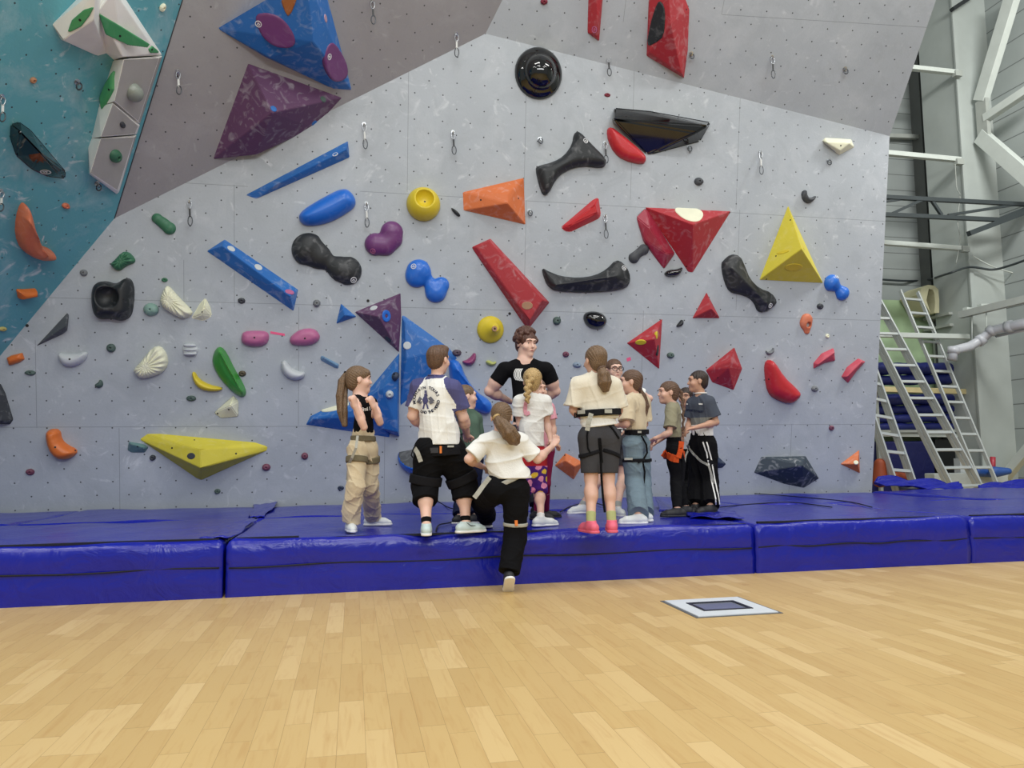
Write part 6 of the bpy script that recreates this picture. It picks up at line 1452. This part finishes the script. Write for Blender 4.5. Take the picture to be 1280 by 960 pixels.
strap(D, hb, 'gear_loop', BK, [(802, 545, -.16), (808, 556, -.1), (809, 566, -.08), (804, 575, -.12), (798, 578, -.18)], .014, .008); strap(D, hb, 'strap', BK, [(803, 575, -.14), (806, 590, -.12), (805, 604, -.12)], .014, .006)

# --- 11 girl in olive with braid
D = person('girl with a long thin braid, olive t-shirt, black trousers and orange cloth on hips', 7.05, 1.36, -78, (835, 491), (840, 507), [(839, 513, -.12), (843, 512, .10)], [(837, 541, -.18), (840, 540, .12)], [(819, 548, -.12), (822, 552, .1)],
     (842, 556), [(841, 564, -.06), (844, 564, .06)], [(845, 602, -.06), (848, 602, .06)], [(847, 646, -82), (856, 643, -80)], hyaw=-84, bulk=.86, hn=[(813, 552, -.05), (816, 556, .1)],
     hair=dict(m=HB, style='braid', tail=[(850, 486, .02, .020), (853, 500, .02, .020), (854, 518, .0, .017), (854, 534, 0, .014), (852, 544, 0, .008)]),
     top=dict(m=OLV, g=.022, sleeve=.80, hem=(842, 547), amp=.006, sw=.014, seed=41), bot=dict(m=BK, waist=(842, 550), to=.97, g=.006, flare=.004), shoe=dict(m=SD, sole=SD, lace=SGY), sk=SK2)
hb = belt(D, 571, .07, cloth('orange_cloth', (206, 84, 40)), .048, tilt=.15, name='orange_cloth'); strap(D, hb, 'strap', MATS['cloth_orange_cloth'], [(852, 552, -.14), (851, 562, -.15), (848, 572, -.15)], .05)
strap(D, hb, 'cloth_fold', MATS['cloth_orange_cloth'], [(829, 566, -.1), (835, 569, -.14), (842, 573, -.15), (848, 574, -.15)], .07, .008, D['bot'])
strap(D, hb, 'strap', HBLK, [(851, 560, -.15), (856, 580, -.12), (854, 600, -.1), (850, 612, -.1)], .022)

# --- 12 small child between
D = person('small dark-haired child, only the face showing beside the long thin braid', 7.75, 1.22, -150, (857, 497), (859, 513), [(853, 520), (868, 520)], [(852, 545), (869, 545)], [(855, 562), (868, 562)], (861, 568), [(857, 574), (865, 574)], [(858, 606), (866, 606)], [(858, 642, -150), (868, 641, -150)],
     hyaw=-140, bulk=.9, hair=dict(m=HDB, vol=1.03), top=dict(m=WT, hem=(861, 570), g=.018), bot=dict(m=BK, waist=(861, 576), to=.95), shoe=dict(m=SD, sole=SD), sk=SK3)

# --- 13 boy in track pants
def band(c, d):
    t = (c[2]-d['hem'][2])/(d['cen'][2]-d['hem'][2])
    arm = (c-d['cen']) @ unit(np.array([1.0, 0, 0]))
    if t < .0: return 0
    if armd(c, d) < .062*d['s'] and t > .3: return 1
    return 0 if t < .34 else (2 if t < .54 else 1)
D = person('boy in grey and white panelled t-shirt and black track trousers with white stripes', 7.3, 1.40, -112, (872, 477), (876, 495), [(886, 503, -.10), (866, 504, .09)], [(895, 528, -.12), (862, 529, .12)], [(867, 535, -.24), (858, 540, -.02)],
     (878, 550), [(883, 558, -.06), (873, 558, .06)], [(887, 604, -.07), (872, 604, .05)], [(888, 642, -100), (870, 641, -85)], hyaw=-76, bulk=1.02, hn=[(857, 537, -.24), (853, 542, -.1)],
     hair=dict(m=HDB, vol=.97), top=dict(m=WT, m2=MGR, m3=MG2, pick=band, g=.022, sleeve=.74, hem=(878, 545), amp=.006, sw=.012, seed=14, collar=WT), bot=dict(m=BK, waist=(878, 552), to=.98, g=.022, flare=.026, seed=6, amp=.008, name='track_trousers'), shoe=dict(m=SD, sole=SD), sk=SK3)
for dx in (0, 4): strap(D, D['bot'], 'stripe', WT, [(879+dx, 553), (883+dx, 565), (886+dx, 580), (889+dx, 600), (893+dx, 618), (895+dx, 630)], .013, .004, D['bot'])
hb = strap(D, D['body'], 'climbing_harness', HGRY, [(859, 556), (866, 566), (876, 576), (886, 582)], .022, .005, D['bot']); 
strap(D, hb, 'leg_strap', HBLK, [(884, 574), (894, 582)], .04, .006, D['bot']); strap(D, hb, 'hanging_strap', HGRY, [(886, 582, -.2), (891, 600, -.2), (892, 615, -.18), (890, 622, -.18)], .02)
strap(D, hb, 'strap', HGRY, [(862, 558), (857, 570), (855, 585), (853, 596)], .018, .005, D['bot'])
print_on(D['top'], D['top'], [text_px(t_, x_, y_, 3.6, 5, True) for t_, x_, y_ in (('SPORT', 863, 513.0), ('STREET', 874, 514.6))], NVY)
for x_, w_ in ((876, 5), (859, 2)): print_on(D['top'], D['top'], [poly_px([(x_-w_/2, 504), (x_+w_/2, 504.3), (x_+w_/2, 506), (x_-w_/2, 505.7)])], WT, 'chest_print')
